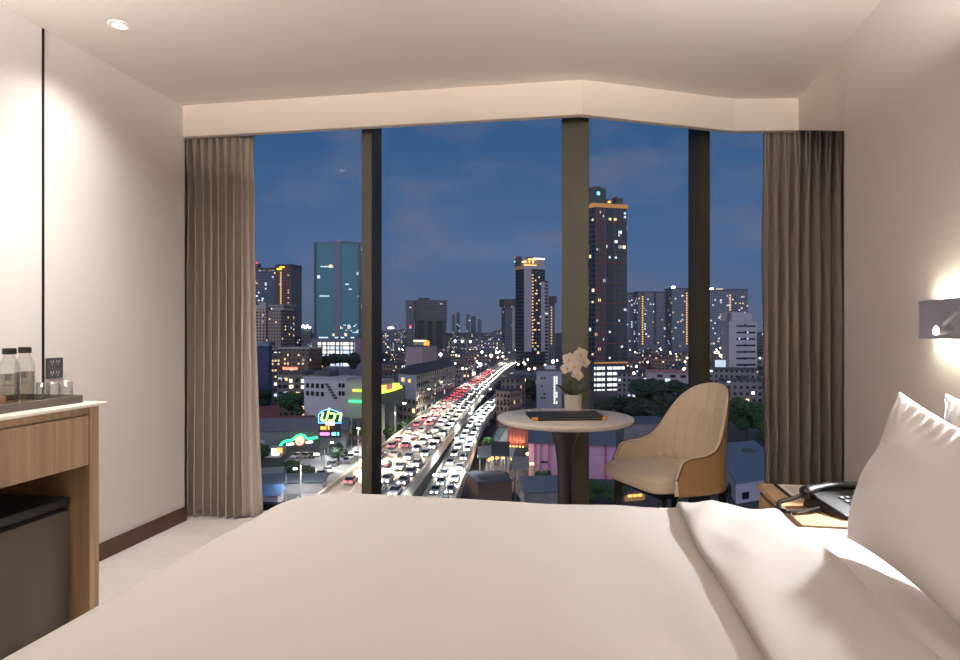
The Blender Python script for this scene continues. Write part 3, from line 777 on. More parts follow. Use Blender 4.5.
# lit-window and lamp materials
E_warm = em('window_warm', 'ffdca6', 1.05); E_cool = em('window_cool', 'd8ecff', .95); E_white = em('window_white', 'f4f6ee', 1.3)
E_gold = em('facade_gold', 'ffcf8a', .95); E_amber = em('crown_amber', 'e0a06a', .5); E_goldc = em('crown_gold', 'ffc47a', 2.4)
E_red = em('beacon_red', 'ff2a30', 4.); E_flood = em('flood_light', 'e9f4ff', 16.); E_street = em('street_light', 'ffe1b0', 14.)
E_green = em('neon_green', '35ff86', 3.2); E_blue = em('neon_blue', '6aa8ff', 3.0); E_script = em('neon_script', 'a6ff7a', 3.0)
E_pink = em('neon_pink', 'ff7ab8', 2.6); E_orange = em('neon_orange', 'ffa24a', 2.6); E_cyan = em('neon_cyan', '7af0e6', 2.4); E_cream = em('sign_cream', 'ffd9b0', 1.9)
E_signw = em('sign_white', 'eafff4', 2.4); E_head = em('headlight', 'fff6e4', 60.); E_tail = em('taillight', 'ff2a34', 14.); E_yel = em('awning_light', 'd8ff5a', 1.6)
E_seam = em('facade_red_line', 'c88a84', .13); E_brand = em('sign_yellow', 'ffd33a', 2.4)
M_conc = pm('concrete', '9c9a98', .85, var=.12, vscale=.3)
M_concd = pm('dark_concrete', '4b4d52', .85, var=.15, vscale=.2)
M_roofd = pm('dark_roof', '3d4148', .8, var=.2, vscale=.25)
M_roofb = pm('blue_grey_roof', '4c5663', .75, var=.15, vscale=.3)
M_roofr = pm('red_brown_roof', '5b3d3a', .8, var=.2, vscale=.4)
M_trunk = pm('bark', '4a3d30', .9)
M_winD = pm('dark_window', '20252d', .25)
M_pole = pm('galvanised_pole', '7a7c7e', .5, metal=.4)

FOOT = []
def clash(P):
    def ax(A):
        for i in range(len(A)):
            e = A[(i + 1) % len(A)] - A[i]; yield Vector((-e.y, e.x))
    for Q in FOOT:
        if (Q[0] - P[0]).length > 250: continue
        for n in list(ax(P)) + list(ax(Q)):
            a = [p.dot(n) for p in P]; b = [q.dot(n) for q in Q]
            if max(a) < min(b) or max(b) < min(a): break
        else: return True
    return False
class Bld:
    def __init__(s, name, label, cat, pts, top, mat, base=ZG, group=None, body='wall'):
        pts = [Vector((p[0], p[1])) for p in pts]; s.pts = pts; s.base = base; s.top = top
        c = sum(pts, Vector((0, 0))) / len(pts)
        s.r = thing(name, label, cat, (c.x, c.y, base), group=group); s.c = c; FOOT.append([p + (p - c) * .08 for p in pts])
        s.body = MB().prism(pts, base, top, uv=True).build(body, mat, s.r, recalc=True)
    def face(s, i):
        a, b = s.pts[i], s.pts[(i + 1) % len(s.pts)]; u = (b - a); L = u.length; u = u / L; n = Vector((u.y, -u.x))
        if n.dot(a - s.c) < 0: n = -n
        return a, u, n, L
    def panel(s, i, u0, u1, z0, z1, mat, name, t=.15, parent=None):
        a, u, n, L = s.face(i); m = a + u * L * (u0 + u1) / 2; h = L * (u1 - u0) / 2
        return MB().obox((m.x + n.x * t / 2, m.y + n.y * t / 2, (z0 + z1) / 2), (u.x * h, u.y * h, 0), (n.x * t / 2, n.y * t / 2, 0), (0, 0, (z1 - z0) / 2)).build(name, mat, parent or s.r)
    def windows(s, i, us, zs, w, h, mat, name='window', t=.12, pick=None):
        """one mesh datum, one object per window"""
        a, u, n, L = s.face(i); me = None; k = 0
        for z in zs:
            for f in us:
                if pick is not None and not pick(k, f, z): k += 1; continue
                k += 1; p = a + u * L * f
                if me is None:
                    o = MB().obox((0, 0, 0), (u.x * w / 2, u.y * w / 2, 0), (n.x * t, n.y * t, 0), (0, 0, h / 2)).build(name, mat, s.r, off=(0, 0, 0)); me = o.data
                else:
                    o = bpy.data.objects.new(name, me); COL.objects.link(o); o.parent = s.r
                o['_w'] = (0, 0, 0); o.location = (p.x - s.c.x, p.y - s.c.y, z - s.base)
    def roofbox(s, fx, fy, w, d, h, mat, name, z=None, parent=None):
        """box on the roof; fx, fy along and across the front face"""
        a, u, n, L = s.face(0); D = (s.pts[2] - s.pts[1]).length
        m = a + u * L * fx - n * D * fy; z = s.top if z is None else z
        return MB().obox((m.x, m.y, z + h / 2), (u.x * w / 2, u.y * w / 2, 0), (n.x * d / 2, n.y * d / 2, 0), (0, 0, h / 2)).build(name, mat, parent or s.r)
    def parapet(s, h, mat, grow=.3, name='parapet', z=None):
        z = s.top if z is None else z; c = s.c
        pts = [p + (p - c).normalized() * grow for p in s.pts]
        return MB().prism(pts, z, z + h).build(name, mat, s.r)
def fr(px0, d0, px1, d1, thick):
    """front face between two sight lines, thickness away from the viewer"""
    a, b = at(px0, d0), at(px1, d1); u = hv(b - a).normalized(); n = Vector((-u.y, u.x, 0))
    return [a, b, b + n * thick, a + n * thick]
def cnr(p0, p1, p2):
    """left end, near corner, right end, each (px, depth)"""
    a, b, c = at(*p0), at(*p1), at(*p2)
    return [a, b, c, a + c - b]
def zs(py0, py1, n, d):
    return [zpy(py0 + (py1 - py0) * (k + .5) / n, d) for k in range(n)]
def us(n, a=0., b=1.): return [a + (b - a) * (k + .5) / n for k in range(n)]
def chance(p, seed):
    r = random.Random(seed); return lambda k, f, z: r.random() < p
F = facade

# ---- dark hotel tower pair far left
b = Bld('office_tower', 'dark blue-grey tower with a red roof beacon, half hidden by the left curtain', 'tower', fr(246, 905, 276, 900, 40), zpy(268, 900), F('f_a', '4a5262', '39465a', 4.5, 3.6, .7, .5, .06, 1.5, seed=1))
b.panel(0, .2, .98, zpy(270, 900), zpy(267.5, 900), M_concd, 'parapet', 1.)
b.windows(0, [.45, .6, .8, .9], [zpy(269.5, 900)], 3., 2.2, E_warm, 'roof_light'); b.windows(0, us(6, .25, .95), zs(275, 310, 9, 900), 2.2, 2.2, E_cool, 'lit_window', pick=chance(.16, 3))
b.roofbox(.28, .2, 8, 8, 7, M_concd, 'roof_housing'); m = b.roofbox(.28, .2, 1.6, 1.6, 2.2, E_red, 'beacon', b.top + 7)
b = Bld('hotel_tower', 'tall dark tower with red-brown face, yellow roof sign and a column of lights', 'tower', cnr((275.5, 885), (290.5, 880), (301.5, 905)), zpy(266, 880), F('f_b', '55353a', '3a3038', 4.2, 3.5, .6, .5, .05, 1.5, seed=2))
b.panel(1, 0, 1, ZG + 30, zpy(266, 880), F('f_b2', '5d626c', '4c525e', 4.2, 3.5, .7, .5, .04, 1.2, seed=4), 'side_wall', .4)
b.panel(0, .0, 1, zpy(267, 880), zpy(264, 880), M_concd, 'crown', .8); b.panel(1, .0, 1, zpy(268, 880), zpy(264, 880), M_concd, 'crown', .8)
b.panel(0, .12, .42, zpy(269.6, 880), zpy(268.0, 880), E_brand, 'roof_sign', 1.4); b.panel(0, .30, .62, zpy(267.4, 880), zpy(266.5, 880), E_brand, 'roof_sign', 1.4)
b.windows(0, [.36], zs(271.5, 304, 20, 880), 1.8, 1.5, E_gold, 'lit_window', .5); b.windows(0, [.86], zs(274, 304, 12, 880), 1.5, 1.4, E_warm, 'lit_window', .5, pick=chance(.7, 5))
# ---- beige towers in front of them
b = Bld('apartment_tower', 'beige tower with columns of small dark windows beside the left curtain', 'building', cnr((246, 700), (266, 690), (271, 706)), zpy(307, 690), F('f_c', 'a79d94', '4a4644', 3.6, 3.4, .42, .55, .04, 1.5, seed=6))
b.parapet(2, M_conc); b.roofbox(.8, .3, 9, 9, 5, M_conc, 'stair_head')
b.windows(0, [.55, .72, .9], zs(311, 342, 10, 690), 1.5, 2.2, M_winD)
b = Bld('apartment_tower', 'brown-grey tower with stepped roof housing below the yellow roof sign', 'building', cnr((268, 670), (281, 660), (295, 690)), zpy(310, 660), F('f_c2', '8b8078', '554e4b', 4., 3.4, .5, .5, .02, 1., seed=7))
b.roofbox(.45, .4, 17, 14, 4.5, M_conc, 'roof_housing'); b.roofbox(.45, .4, 22, 18, 1.3, M_conc, 'roof_slab', b.top + 4.5)
b.windows(1, us(5), zs(316, 340, 8, 675), 1.6, 1.7, E_warm, 'lit_window', pick=chance(.15, 8)); b.windows(0, us(4), zs(314, 340, 8, 665), 1.6, 1.7, E_warm, 'lit_window', pick=chance(.08, 9))
# ---- teal glass tower on its parking podium
b = Bld('glass_tower', 'wide teal glass tower with pale vertical strip standing on a lit parking podium', 'tower', fr(314, 600, 361, 604, 34), zpy(243.5, 600), F('f_d', '21606f', '1f7486', 2.8, 3.4, .9, .8, .012, 1.4, seed=10, rough=.3, grough=.15))
b.panel(0, .44, .56, zpy(338, 600), zpy(241, 600), pm('pale_strip', '6a6d80', .6), 'central_strip', .8)
b.panel(0, .0, .05, zpy(338, 600), zpy(243, 600), pm('edge_fin', '26394a', .4), 'edge_fin', .6); b.panel(0, .95, 1., zpy(338, 600), zpy(243, 600), pm('edge_fin2', '26394a', .4), 'edge_fin', .6)
b.parapet(1.2, pm('steel_edge', '3a5868', .4)); b.roofbox(.66, .3, 9, 8, 3., M_concd, 'roof_plant'); b.roofbox(.86, .3, 7, 8, 2.6, M_concd, 'roof_plant'); b.roofbox(.5, .3, 4, 4, 5., M_conc, 'lift_head')
b.roofbox(.53, .3, .5, .5, 9, M_pole, 'mast')
for u0, u1, py in ((.14, .2, 266.5), (.21, .27, 266.5), (.28, .33, 266.5), (.38, .41, 266.5), (.66, .74, 284), (.12, .19, 296), (.2, .26, 296), (.27, .32, 296), (.93, .99, 296), (.74, .8, 289)):
    b.panel(0, u0, u1, zpy(py + .6, 600), zpy(py - .6, 600), E_cool, 'lit_window', .3)
rr = random.Random(4)
for k in range(18): u0 = .56 + rr.random() * .36; py = 324 + rr.random() * 10; b.panel(0, u0, u0 + .03, zpy(py + .5, 600), zpy(py - .4, 600), E_cool, 'lit_window', .3)
b = Bld('parking_podium', 'grey multi-storey car park with white-lit decks below the teal glass tower', 'building', fr(311.5, 565, 361.5, 560, 30), zpy(338.5, 560), pm('podium_grey', '66687a', .8))
for c0, c1 in ((.13, .36), (.38, .62), (.64, .86)):
    for k in range(6):
        b.panel(0, c0, c1, zpy(345.3 + k * 4.2, 560), zpy(342.3 + k * 4.2, 560), E_white if (k + int(c0 * 10)) % 4 else E_cool, 'lit_deck', .3)
for f in (.2, .3, .47, .56, .76, .83): b.panel(0, f, f + .025, zpy(366, 560), zpy(341, 560), pm('podium_pier', '565866', .8), 'pier', .7)
b.windows(0, [.18, .24, .3, .5, .62, .82], [zpy(337.6, 560)], 3, 1.2, E_cool, 'roof_lamp')
# ---- nearer left buildings
b = Bld('office_block', 'dark blue blank-walled block with pale roof edge right beside the left curtain', 'building', cnr((252, 335), (268.5, 330), (272, 342)), zpy(346, 330), pm('navy_wall', '34435e', .7)); b.parapet(1.6, pm('roof_edge', '6d7c8c', .7), .6); b.roofbox(.5, .5, 4, 5, 2, M_roofb, 'roof_plant')
b = Bld('shop_house', 'narrow building with many lit balconies behind the dark blue block', 'building', fr(268, 350, 280, 352, 14), zpy(352, 350), F('f_g', '77726d', '4a4c50', 2.6, 3., .6, .5, .5, 1.7, seed=12)); b.parapet(.8, M_roofd)
b.windows(0, us(4), zs(356, 385, 9, 350), .9, 1., E_warm, 'lit_window', pick=chance(.4, 13))
b = Bld('shop_house', 'long brown building with red-lit ground floor stalls beyond the blue block', 'building', fr(279, 420, 309, 415, 18), zpy(349, 415), F('f_g2', '5c5049', '38342f', 3.2, 3.2, .5, .5, .05, 1.2, seed=14)); b.parapet(.9, M_conc, .8)
b.panel(0, .15, .62, zpy(370, 415), zpy(367.6, 415), em('stall_red', 'ff7a62', 2.4), 'stall_sign', 1.); b.windows(0, [.2, .3, .48, .66, .8], zs(353, 366, 3, 415), 1.1, 1.2, E_warm, 'lit_window', pick=chance(.5, 15))
b = Bld('shop_house', 'two-storey flat-roofed building with bright square windows left of the white apartment block', 'building', fr(277, 295, 305, 292, 12), zpy(373.5, 292), F('f_h', '6c655e', '3c3c3c', 3., 3.2, .6, .45, .15, 1.5, seed=16)); b.parapet(.7, M_concd, .7)
b.windows(0, [.5, .92], zs(378, 390, 2, 292), 1.5, 1.6, E_white, 'lit_window', .2); b.windows(0, [.1, .25, .7], zs(378, 390, 2, 292), 1.2, 1.3, M_winD, 'window')
b = Bld('apartment_block', 'white apartment block with two rows of dark windows above the neon sign', 'building', fr(304, 272, 346, 262, 12), zpy(379, 268), pm('white_render', 'b9b6bd', .75)); b.parapet(.9, pm('white_edge', 'a5a2aa', .75), .5)
b.windows(0, [.09, .21, .33, .45], [zpy(386, 268), zpy(394, 268)], 1.6, 1.9, M_winD); b.windows(0, [.86, .94], [zpy(385, 265), zpy(393, 265)], 1.4, 1.8, M_winD)
for k in range(6): b.panel(0, .54 + k * .04, .60 + k * .04, zpy(385 + k * 2.6, 266), zpy(383.5 + k * 2.6, 266), M_concd, 'outside_stair', .9)
b.roofbox(.3, .5, 9, 6, 3, M_concd, 'roof_shed')
b = Bld('shop_building', 'pale green-lit building with a yellow-green sign at the bronze window mullion', 'building', fr(346, 250, 381, 246, 12), zpy(382, 248), pm('green_lit_wall', 'a8b09a', .75)); b.parapet(.6, M_conc)  # greenish light on the wall is put into its colour
b.panel(0, .2, .58, zpy(391.5, 248), zpy(389.8, 248), em('sign_lime', 'ffd24a', 2.), 'shop_sign', .5); b.panel(0, .38, .6, zpy(391.5, 248), zpy(389.8, 248), em('sign_lime2', '9dff4a', 2.), 'shop_sign', .55)
b.panel(0, .1, .62, zpy(402.2, 248), zpy(400.8, 248), E_green, 'neon_strip', .5)

def gable(name, label, px, d, w, dep, hwall, hroof, rz, mw, mr, group=None, z=ZG):
    c = at(px, d); t = thing(name, label, 'house', (c.x, c.y, z), TH + rz, group); t['_w'] = (0, 0, 0)
    FOOT.append([Vector((c.x, c.y)) + Vector((x * math.cos(TH + rz) - y * math.sin(TH + rz), x * math.sin(TH + rz) + y * math.cos(TH + rz))) for x, y in ((-w / 2 - .7, -dep / 2 - .7), (w / 2 + .7, -dep / 2 - .7), (w / 2 + .7, dep / 2 + .7), (-w / 2 - .7, dep / 2 + .7))])
    MB().box((-w / 2, -dep / 2, 0), (w / 2, dep / 2, hwall)).build('wall', mw, t)
    m = MB(); o = .6
    m.v = [Vector(p) for p in ((-w / 2 - o, -dep / 2 - o, hwall - .1), (w / 2 + o, -dep / 2 - o, hwall - .1), (w / 2 + o, dep / 2 + o, hwall - .1), (-w / 2 - o, dep / 2 + o, hwall - .1), (-w / 2 - o, 0, hwall + hroof), (w / 2 + o, 0, hwall + hroof))]
    m.f = [(0, 1, 5, 4), (2, 3, 4, 5), (0, 4, 3), (1, 2, 5), (3, 2, 1, 0)]; m.build('roof', mr, t)
    return t
M_wallg = pm('grey_house_wall', '77757a', .8, var=.15, vscale=.4); M_wallw = pm('white_house_wall', '9f9ca2', .8)
gable('house', 'dark red roofed house just right of the left curtain, in front of the dark trees', 260, 272, 15, 10, 4, 4, .3, M_wallg, M_roofr)
gable('house', 'wide red-brown roofed house between the dark tree and the restaurant', 284, 244, 22, 9, 4, 3.6, .12, M_wallg, M_roofr)
t = gable('restaurant_hall', 'long grey-roofed restaurant hall behind the green neon sign', 303, 225, 31, 13, 6, 3.4, .10, M_wallg, pm('grey_sheet_roof', '5d6168', .7, var=.1, vscale=.3))
t = gable('shed', 'low white-roofed shed at the left curtain with a bright lit front', 243, 204, 12, 7, 3.4, 1.6, .15, M_wallw, pm('pale_roof', '8e98a0', .7))
gable('shed', 'long open-sided grey shed roof near the parked cars', 264, 168, 9, 5, 3.2, .9, .3, M_wallg, pm('pale_shed_roof', '70777a', .7))
gable('house', 'grey-roofed low house at the bottom left window corner above the bed', 280, 160, 22, 7, 3, 1.4, .1, M_wallg, M_roofb)
gable('house', 'blue-roofed small house at the foot of the left curtain', 261, 148, 9, 7, 3, 1.6, .1, M_wallg, pm('blue_roof', '2f4d74', .7))
gable('house', 'dark roofed warehouse right of the neon sign', 362, 237, 6, 6, 5, 2.6, .2, M_wallg, M_roofd)

# ---- restaurant neon
d = 213; c = at(300, d); t = thing('neon_sign', 'green neon roofline sign with a round cream emblem on the restaurant front', 'sign', (c.x, c.y, ZG))
pts = [at(px, d, py) for px, py in ((276, 449.5), (280, 446), (283, 442.2), (286.5, 440.8), (291.5, 440.2), (295, 437.6), (298, 435.4), (301.5, 434.9), (304.5, 436), (306.5, 438), (308, 438.9), (312, 438.4), (317.5, 437.2))]
MB().tube(pts, .38, 8).build('green_tube', E_green, t)
fwd = Vector((-S_, C_, 0)); rt_ = Vector((C_, S_, 0))
cc = at(299.8, d - .6, 440.8)
MB().tube([cc, cc + fwd * .5], 1.5, 28).build('emblem_disc', E_cream, t)
ring = [cc - fwd * .15 + rt_ * 1.5 * math.cos(a) + UZ * 1.5 * math.sin(a) for a in [2 * math.pi * k / 28 for k in range(29)]]
MB().tube(ring, .16, 6).build('emblem_ring', em('sign_red', 'ff6a52', 1.6), t)
um = [cc - fwd * .2 + rt_ * x + UZ * z for x, z in ((-.55, .7), (-.6, 0), (-.3, -.6), (.2, -.55), (.45, 0), (.5, .55))]
MB().tube(um, .17, 6).build('emblem_mark', pm('emblem_dark', '7a3528', .6), t)
for p0, p1, y in ((286.6, 293.8, 444.2), (306, 312.6, 442.1)):
    a, b2 = at(p0, d - .5, y + .4), at(p1, d - .5, y - .4); MB().tube([a, b2], .40, 4).build('white_panel', E_signw, t)
MB().obox(at(300, d + .6, 446), rt_ * 6.6, fwd * .3, UZ * 2.1).build('fascia', M_concd, t)
for px in (287, 313): p = at(px, d + .6); MB().tube([Vector((p.x, p.y, ZG)), Vector((p.x, p.y, ZG + 6))], .2, 8).build('post', M_pole, t)
d = 206; c = at(276, d); t = thing('shop_kiosk', 'small brightly lit shop front at the left end of the green neon', 'kiosk', (c.x, c.y, ZG))
MB().obox(at(276.5, d + 2, 456), rt_ * 2.6, fwd * 2, UZ * 3.).build('wall', M_wallw, t)
MB().obox(at(275.4, d - .1, 452.4), rt_ * 1.25, fwd * .15, UZ * 1.2).build('lit_front', em('shop_white', 'fff3ea', 3.), t); MB().obox(at(279.6, d - .1, 450.4), rt_ * .9, fwd * .2, UZ * .8).build('lit_sign', em('shop_orange', 'ff9a5a', 2.2), t)
MB().obox(at(273, d - 3, 458), rt_ * 2.4, fwd * 1.2, UZ * .5).build('lit_awning', pm('awning', 'b8bcb4', .7), t)
# ---- big neon sign with script lettering
d = 198; c = at(330, d); t = thing('neon_sign', 'tall roadside neon sign with blue arch outline and green script lettering', 'sign', (c.x, c.y, ZG)); k = d / 640
def sp(px, py, q=0.): return at(px, d - q, py)
out_ = [(318.6, 423), (318.6, 414.6), (321, 412), (324, 410.2), (328.5, 409.2), (332, 409.6), (336, 411), (339, 412.8), (341.2, 414.8), (341.2, 423)]
m = MB(); f_ = [sp(*p) for p in out_]; m.v = f_ + [p + fwd * .5 for p in f_]; n = len(f_)
m.f = [tuple(range(n)), tuple(range(2 * n - 1, n - 1, -1))] + [(i, (i + 1) % n, n + (i + 1) % n, n + i) for i in range(n)]
m.build('arch_board', pm('sign_navy', '18284a', .6), t)
MB().tube([sp(*p, .25) for p in out_] + [sp(*out_[0], .25)], .15, 6).build('neon_outline', E_blue, t)
fc_ = bpy.data.curves.new('script', 'FONT'); fc_.body = 'ป่วา'; fc_.size = 4.6; fc_.extrude = .08; fc_.offset = .10; fc_.shear = .25; fc_.align_x = 'CENTER'
fo = bpy.data.objects.new('script', fc_); COL.objects.link(fo); bpy.context.view_layer.update()
me = bpy.data.meshes.new_from_object(fo.evaluated_get(bpy.context.evaluated_depsgraph_get())); bpy.data.objects.remove(fo)
me.materials.clear(); me.materials.append(E_script)
lo = bpy.data.objects.new('script_lettering', me); COL.objects.link(lo); lo.parent = t; lo['_w'] = (0, 0, 0)
lo.location = sp(330.2, 421.0, .4) - Vector(t.location); lo.rotation_euler = (R(90), 0, TH); 
MB().obox(sp(330.2, 423.3, .5), rt_ * 1.3, fwd * .2, UZ * .55).build('lit_plaque', em('plaque', 'ffd8c8', 3.2), t)
m = MB(); m.obox(sp(330.2, 430.5, -.3), rt_ * 3.4, fwd * .2, UZ * 2.2); m.build('lower_board', pm('sign_dark', '2a2c34', .7), t)
for j, px in enumerate((321.1, 322.7, 324.2, 325.6, 328.6)): MB().obox(sp(px, 428 + (.2 if j == 2 else 0), .1), rt_ * .20, fwd * .1, UZ * (.52 if j != 2 else .4)).build('orange_character', E_orange, t)
for j, px in enumerate((320.6, 322.0, 323.4, 324.8, 326.2, 327.6, 329.0)): MB().obox(sp(px, 433.9, .1), rt_ * .18, fwd * .1, UZ * (.5 if j % 3 else .38)).build('pink_character', E_pink, t)
for px in (332.4, 333.9, 335.3, 338.2): MB().obox(sp(px, 433.9, .1), rt_ * .2, fwd * .1, UZ * .48).build('cyan_character', E_cyan, t)
for px in (321.5, 338.6): p = sp(px, 437, -.4); MB().tube([Vector((p.x, p.y, ZG)), p], .18, 8).build('post', M_pole, t)

# ================================================================= ROADS
M_deck = pm('highway_asphalt', 'a59d92', .8, var=.1, vscale=.25)
M_street = pm('street_asphalt', '827f80', .85, var=.12, vscale=.2)
M_mark = pm('lane_paint', 'd8d6cc', .7); M_barrier = pm('concrete_barrier', 'a09a90', .8)
DK = [(70, -24.6), (162.7, -17.3), (276, -8.), (327, -3.4), (430, 7.4), (524, 18.3), (600, 29.5), (700, 48)]; DKZ = ZC - 30.0; DKW = 15.0
RM = [(80, -11.2), (133, -7.7), (180, -5.1), (230, -2.2), (265, 1.8), (300, 6.6), (350, 15.5)]; RMZ = ZC - 34.0; RMW = 6.4
def path(tab, step): 
    d0, d1 = tab[0][0], tab[-1][0]; n = int((d1 - d0) / step); P = [d0 + (d1 - d0) * i / n for i in range(n + 1)]
    f = lambda d: sum(interl(tab, d + q) for q in (-24, -12, 0, 12, 24)) / 5
    return [(d, f(d)) for d in P]
def ribbon(tab, off0, off1, z0, z1, step=12.):
    P = path(tab, step); m = MB(); n = len(P)
    for d, x in P: m.v += [lane(x + off0, d, z0), lane(x + off1, d, z0), lane(x + off1, d, z1), lane(x + off0, d, z1)]
    for i in range(n - 1):
        for k in range(4): m.f.append((i * 4 + k, i * 4 + (k + 1) % 4, (i + 1) * 4 + (k + 1) % 4, (i + 1) * 4 + k))
    m.f += [(3, 2, 1, 0), tuple((n - 1) * 4 + k for k in range(4))]
    return m
def highway(name, label, tab, z, w, lanes):
    P = path(tab, 12.)
    for (d, x), (d2, x2) in zip(P, P[1:]): FOOT.append([lane(x + q, dd, 0).xy for x, dd, q in ((x, d, -w / 2 - 1), (x, d, w / 2 + 1), (x2, d2, w / 2 + 1), (x2, d2, -w / 2 - 1))])
    h = thing(name, label, 'road', (0, 0, 0)); del h['category']; h['kind'] = 'structure'
    ribbon(tab, -w / 2, w / 2, z - 1.2, z).build('deck', M_deck, h)
    for s in (-1, 1): ribbon(tab, s * w / 2 - .25, s * w / 2 + .25, z - 1.3, z + .95).build('parapet', M_barrier, h)
    P = path(tab, 4.)
    for k in range(1, lanes):
        o = -w / 2 + .8 + (w - 1.6) * k / lanes; m = MB()
        for (d, x), (d2, x2) in list(zip(P, P[1:]))[::3]:
            m.poly([lane(x + o - .09, d, z + .02), lane(x + o + .09, d, z + .02), lane(x2 + o + .09, d2, z + .02), lane(x2 + o - .09, d2, z + .02)])
        m.build('lane_line', M_mark, h)
    for d, x in path(tab, 28.)[::1]:
        p = lane(x, d, 0); MB().tube([Vector((p.x, p.y, ZG)), Vector((p.x, p.y, z - 1.1))], .9, 12).build('pier', M_conc, h)
    return h
highway('elevated_highway', 'four-lane elevated highway running away through the city', DK, DKZ, DKW, 4)
highway('elevated_ramp', 'two-lane lower ramp beside the elevated highway', RM, RMZ, RMW, 2)
def flat(name, label, tab, w, z=.06, mat=M_street):
    o = ribbon(tab, -w / 2, w / 2, ZG + z - .05, ZG + z).build(name, mat); struct(o); o['label'] = label
flat('street', 'street with parked cars left of the elevated highway', [(95, -37.5), (160, -38.8), (220, -38.), (300, -33), (420, -24)], 11)
flat('parking_lot', 'pale parking lot in front of the restaurant', [(166, -51.5), (205, -53.5)], 14)
flat('street_right', 'street on the right side below the ramp', [(95, 1.), (140, 1.5), (190, 5.), (260, 14)], 7)

# ---- cars: body, glasshouse, wheels, lamps
def paint(n, c): return pm('car_paint_' + n, c, .35, metal=.2, coat=.4)
def make_car(name, label, cat, mat, far=False, group=None, lit='head', L=4.4, W=1.78, H=1.46):
    t = thing(name, label, cat, (0, 0, 0), .0001, group)
    sec = [(-L / 2, .28), (-L / 2, .82), (-L / 2 + .25, .92), (L * .18, .95), (L / 2 - .15, .74), (L / 2, .58), (L / 2, .28)]
    m = MB(); n = len(sec)
    for s in (-1, 1): m.v += [Vector((s * W / 2, y, z)) for y, z in sec]
    m.f = [tuple(range(n)), tuple(range(2 * n - 1, n - 1, -1))] + [(i, (i + 1) % n, n + (i + 1) % n, n + i) for i in range(n)]
    m.build('body', mat, t)
    cab = [(-L * .43, .93), (-L * .30, H), (L * .04, H), (L * .22, .93)]; m = MB(); n = 4
    for s in (-1, 1): m.v += [Vector((s * (W / 2 - (.06 if i in (0, 3) else .2)), y, z)) for i, (y, z) in enumerate(cab)]
    m.f = [tuple(range(n)), tuple(range(2 * n - 1, n - 1, -1))] + [(i, (i + 1) % n, n + (i + 1) % n, n + i) for i in range(n)]
    m.build('glasshouse', M_winD, t)
    MB().box((-W / 2 + .22, -L * .295, H - .01), (W / 2 - .22, L * .035, H + .03)).build('car_roof', mat, t)
    if not far:
        for sx in (-1, 1):
            for y in (-L * .31, L * .31): MB().tube([Vector((sx * (W / 2 - .2), y, .32)), Vector((sx * (W / 2 + .01), y, .32))], .32, 14).build('wheel', M_blackp, t)
    for sx in (-1, 1):
        MB().box((sx * (W / 2 - .36) - .17, L / 2 - .06, .56), (sx * (W / 2 - .36) + .17, L / 2 + .03, .74)).build('headlight', E_head if lit == 'head' else M_glassl, t)
        MB().box((sx * (W / 2 - .28) - .2, -L / 2 - .03, .66), (sx * (W / 2 - .28) + .2, -L / 2 + .04, .84)).build('taillight', E_tail if lit == 'tail' else M_redl, t)
    return t
M_glassl = pm('lamp_glass', 'c8ccd0', .2); M_redl = pm('red_lamp', '8a1a1a', .3)
silver = paint('silver', 'a8abb0'); whitep = paint('white', 'd8d8d8'); dark = paint('dark', '30343a'); gold_ = paint('gold', 'a89468')
def place(t, xc, d, z, dirx, toward):
    t.location = lane(xc, d, z); ang = math.atan2(dirx, 1.0); t.rotation_euler = (0, 0, TH - ang + (math.pi if toward else 0))
def traffic(tab, offs, z, toward, d0, d1, gap, label, group, lit, seed):
    near = make_car('car', label, 'car', silver, False, group, lit); farp = make_car('car', label, 'car', silver, True, group, lit); un, uf = False, False
    rr = random.Random(seed)
    P = dict()
    for o in offs:
        d = d0 + rr.uniform(0, gap)
        while d < d1:
            f = lambda q: sum(interl(tab, q + r_) for r_ in (-24, -12, 0, 12, 24)) / 5
            x = f(d) + o + rr.uniform(-.2, .2); sl_ = (f(d + 4) - f(d - 4)) / 8
            isn = d < 200
            if isn: t = dup(near, (0, 0, 0)) if un else near; un = True
            else: t = dup(farp, (0, 0, 0)) if uf else farp; uf = True
            place(t, x, d, z + .02, sl_, toward)
            d += gap * rr.uniform(.75, 1.3) * (1 if d < 300 else 1.25)
traffic(DK, (-5.2, -1.9), DKZ, False, 124, 470, 11.5, 'car with red tail lights heading away on the elevated highway', 'cars heading away on the elevated highway', 'tail', 1)
traffic(DK, (1.9, 5.2), DKZ, True, 110, 590, 9.5, 'car with bright white headlights coming this way on the elevated highway', 'cars coming this way on the elevated highway', 'head', 2)
traffic(RM, (-1.4, 1.4), RMZ, True, 112, 320, 9.5, 'car with bright headlights coming down the lower ramp', 'cars coming down the lower ramp', 'head', 3)
parked = [(297.0, 457.5, whitep, -.35, 'white parked car, first in the row before the restaurant', whitep), (305.5, 457.5, gold_, -.35, 'pale gold parked car, second in the row before the restaurant', 0), (314, 457.5, dark, -.35, 'dark parked car, last in the row before the restaurant', 0),
          (328.5, 472, whitep, .5, 'white van-like car parked at the corner of the street', 0), (321.5, 476, dark, .5, 'dark car parked behind the white one at the street corner', 0), (331.5, 466, dark, .4, 'dark car parked along the street beyond the white one', 0), (346, 462, silver, .25, 'silver car parked along the street near the mullion', 0), (350.5, 458.5, whitep, .25, 'white car parked along the street near the mullion', 0), (357, 455.5, whitep, .25, 'white car farthest along the street beside the mullion', 0), (275.5, 491, dark, 1.2, 'small dark car parked by the low house at the bottom left of the window', 0)]
for px, py, mt, r_, lb, _ in parked:
    t = make_car('car', lb, 'car', mt, False, None, 'none'); p = gpt(px, py, ZG + .1); t.location = p; t.rotation_euler = (0, 0, TH + r_ + math.pi)

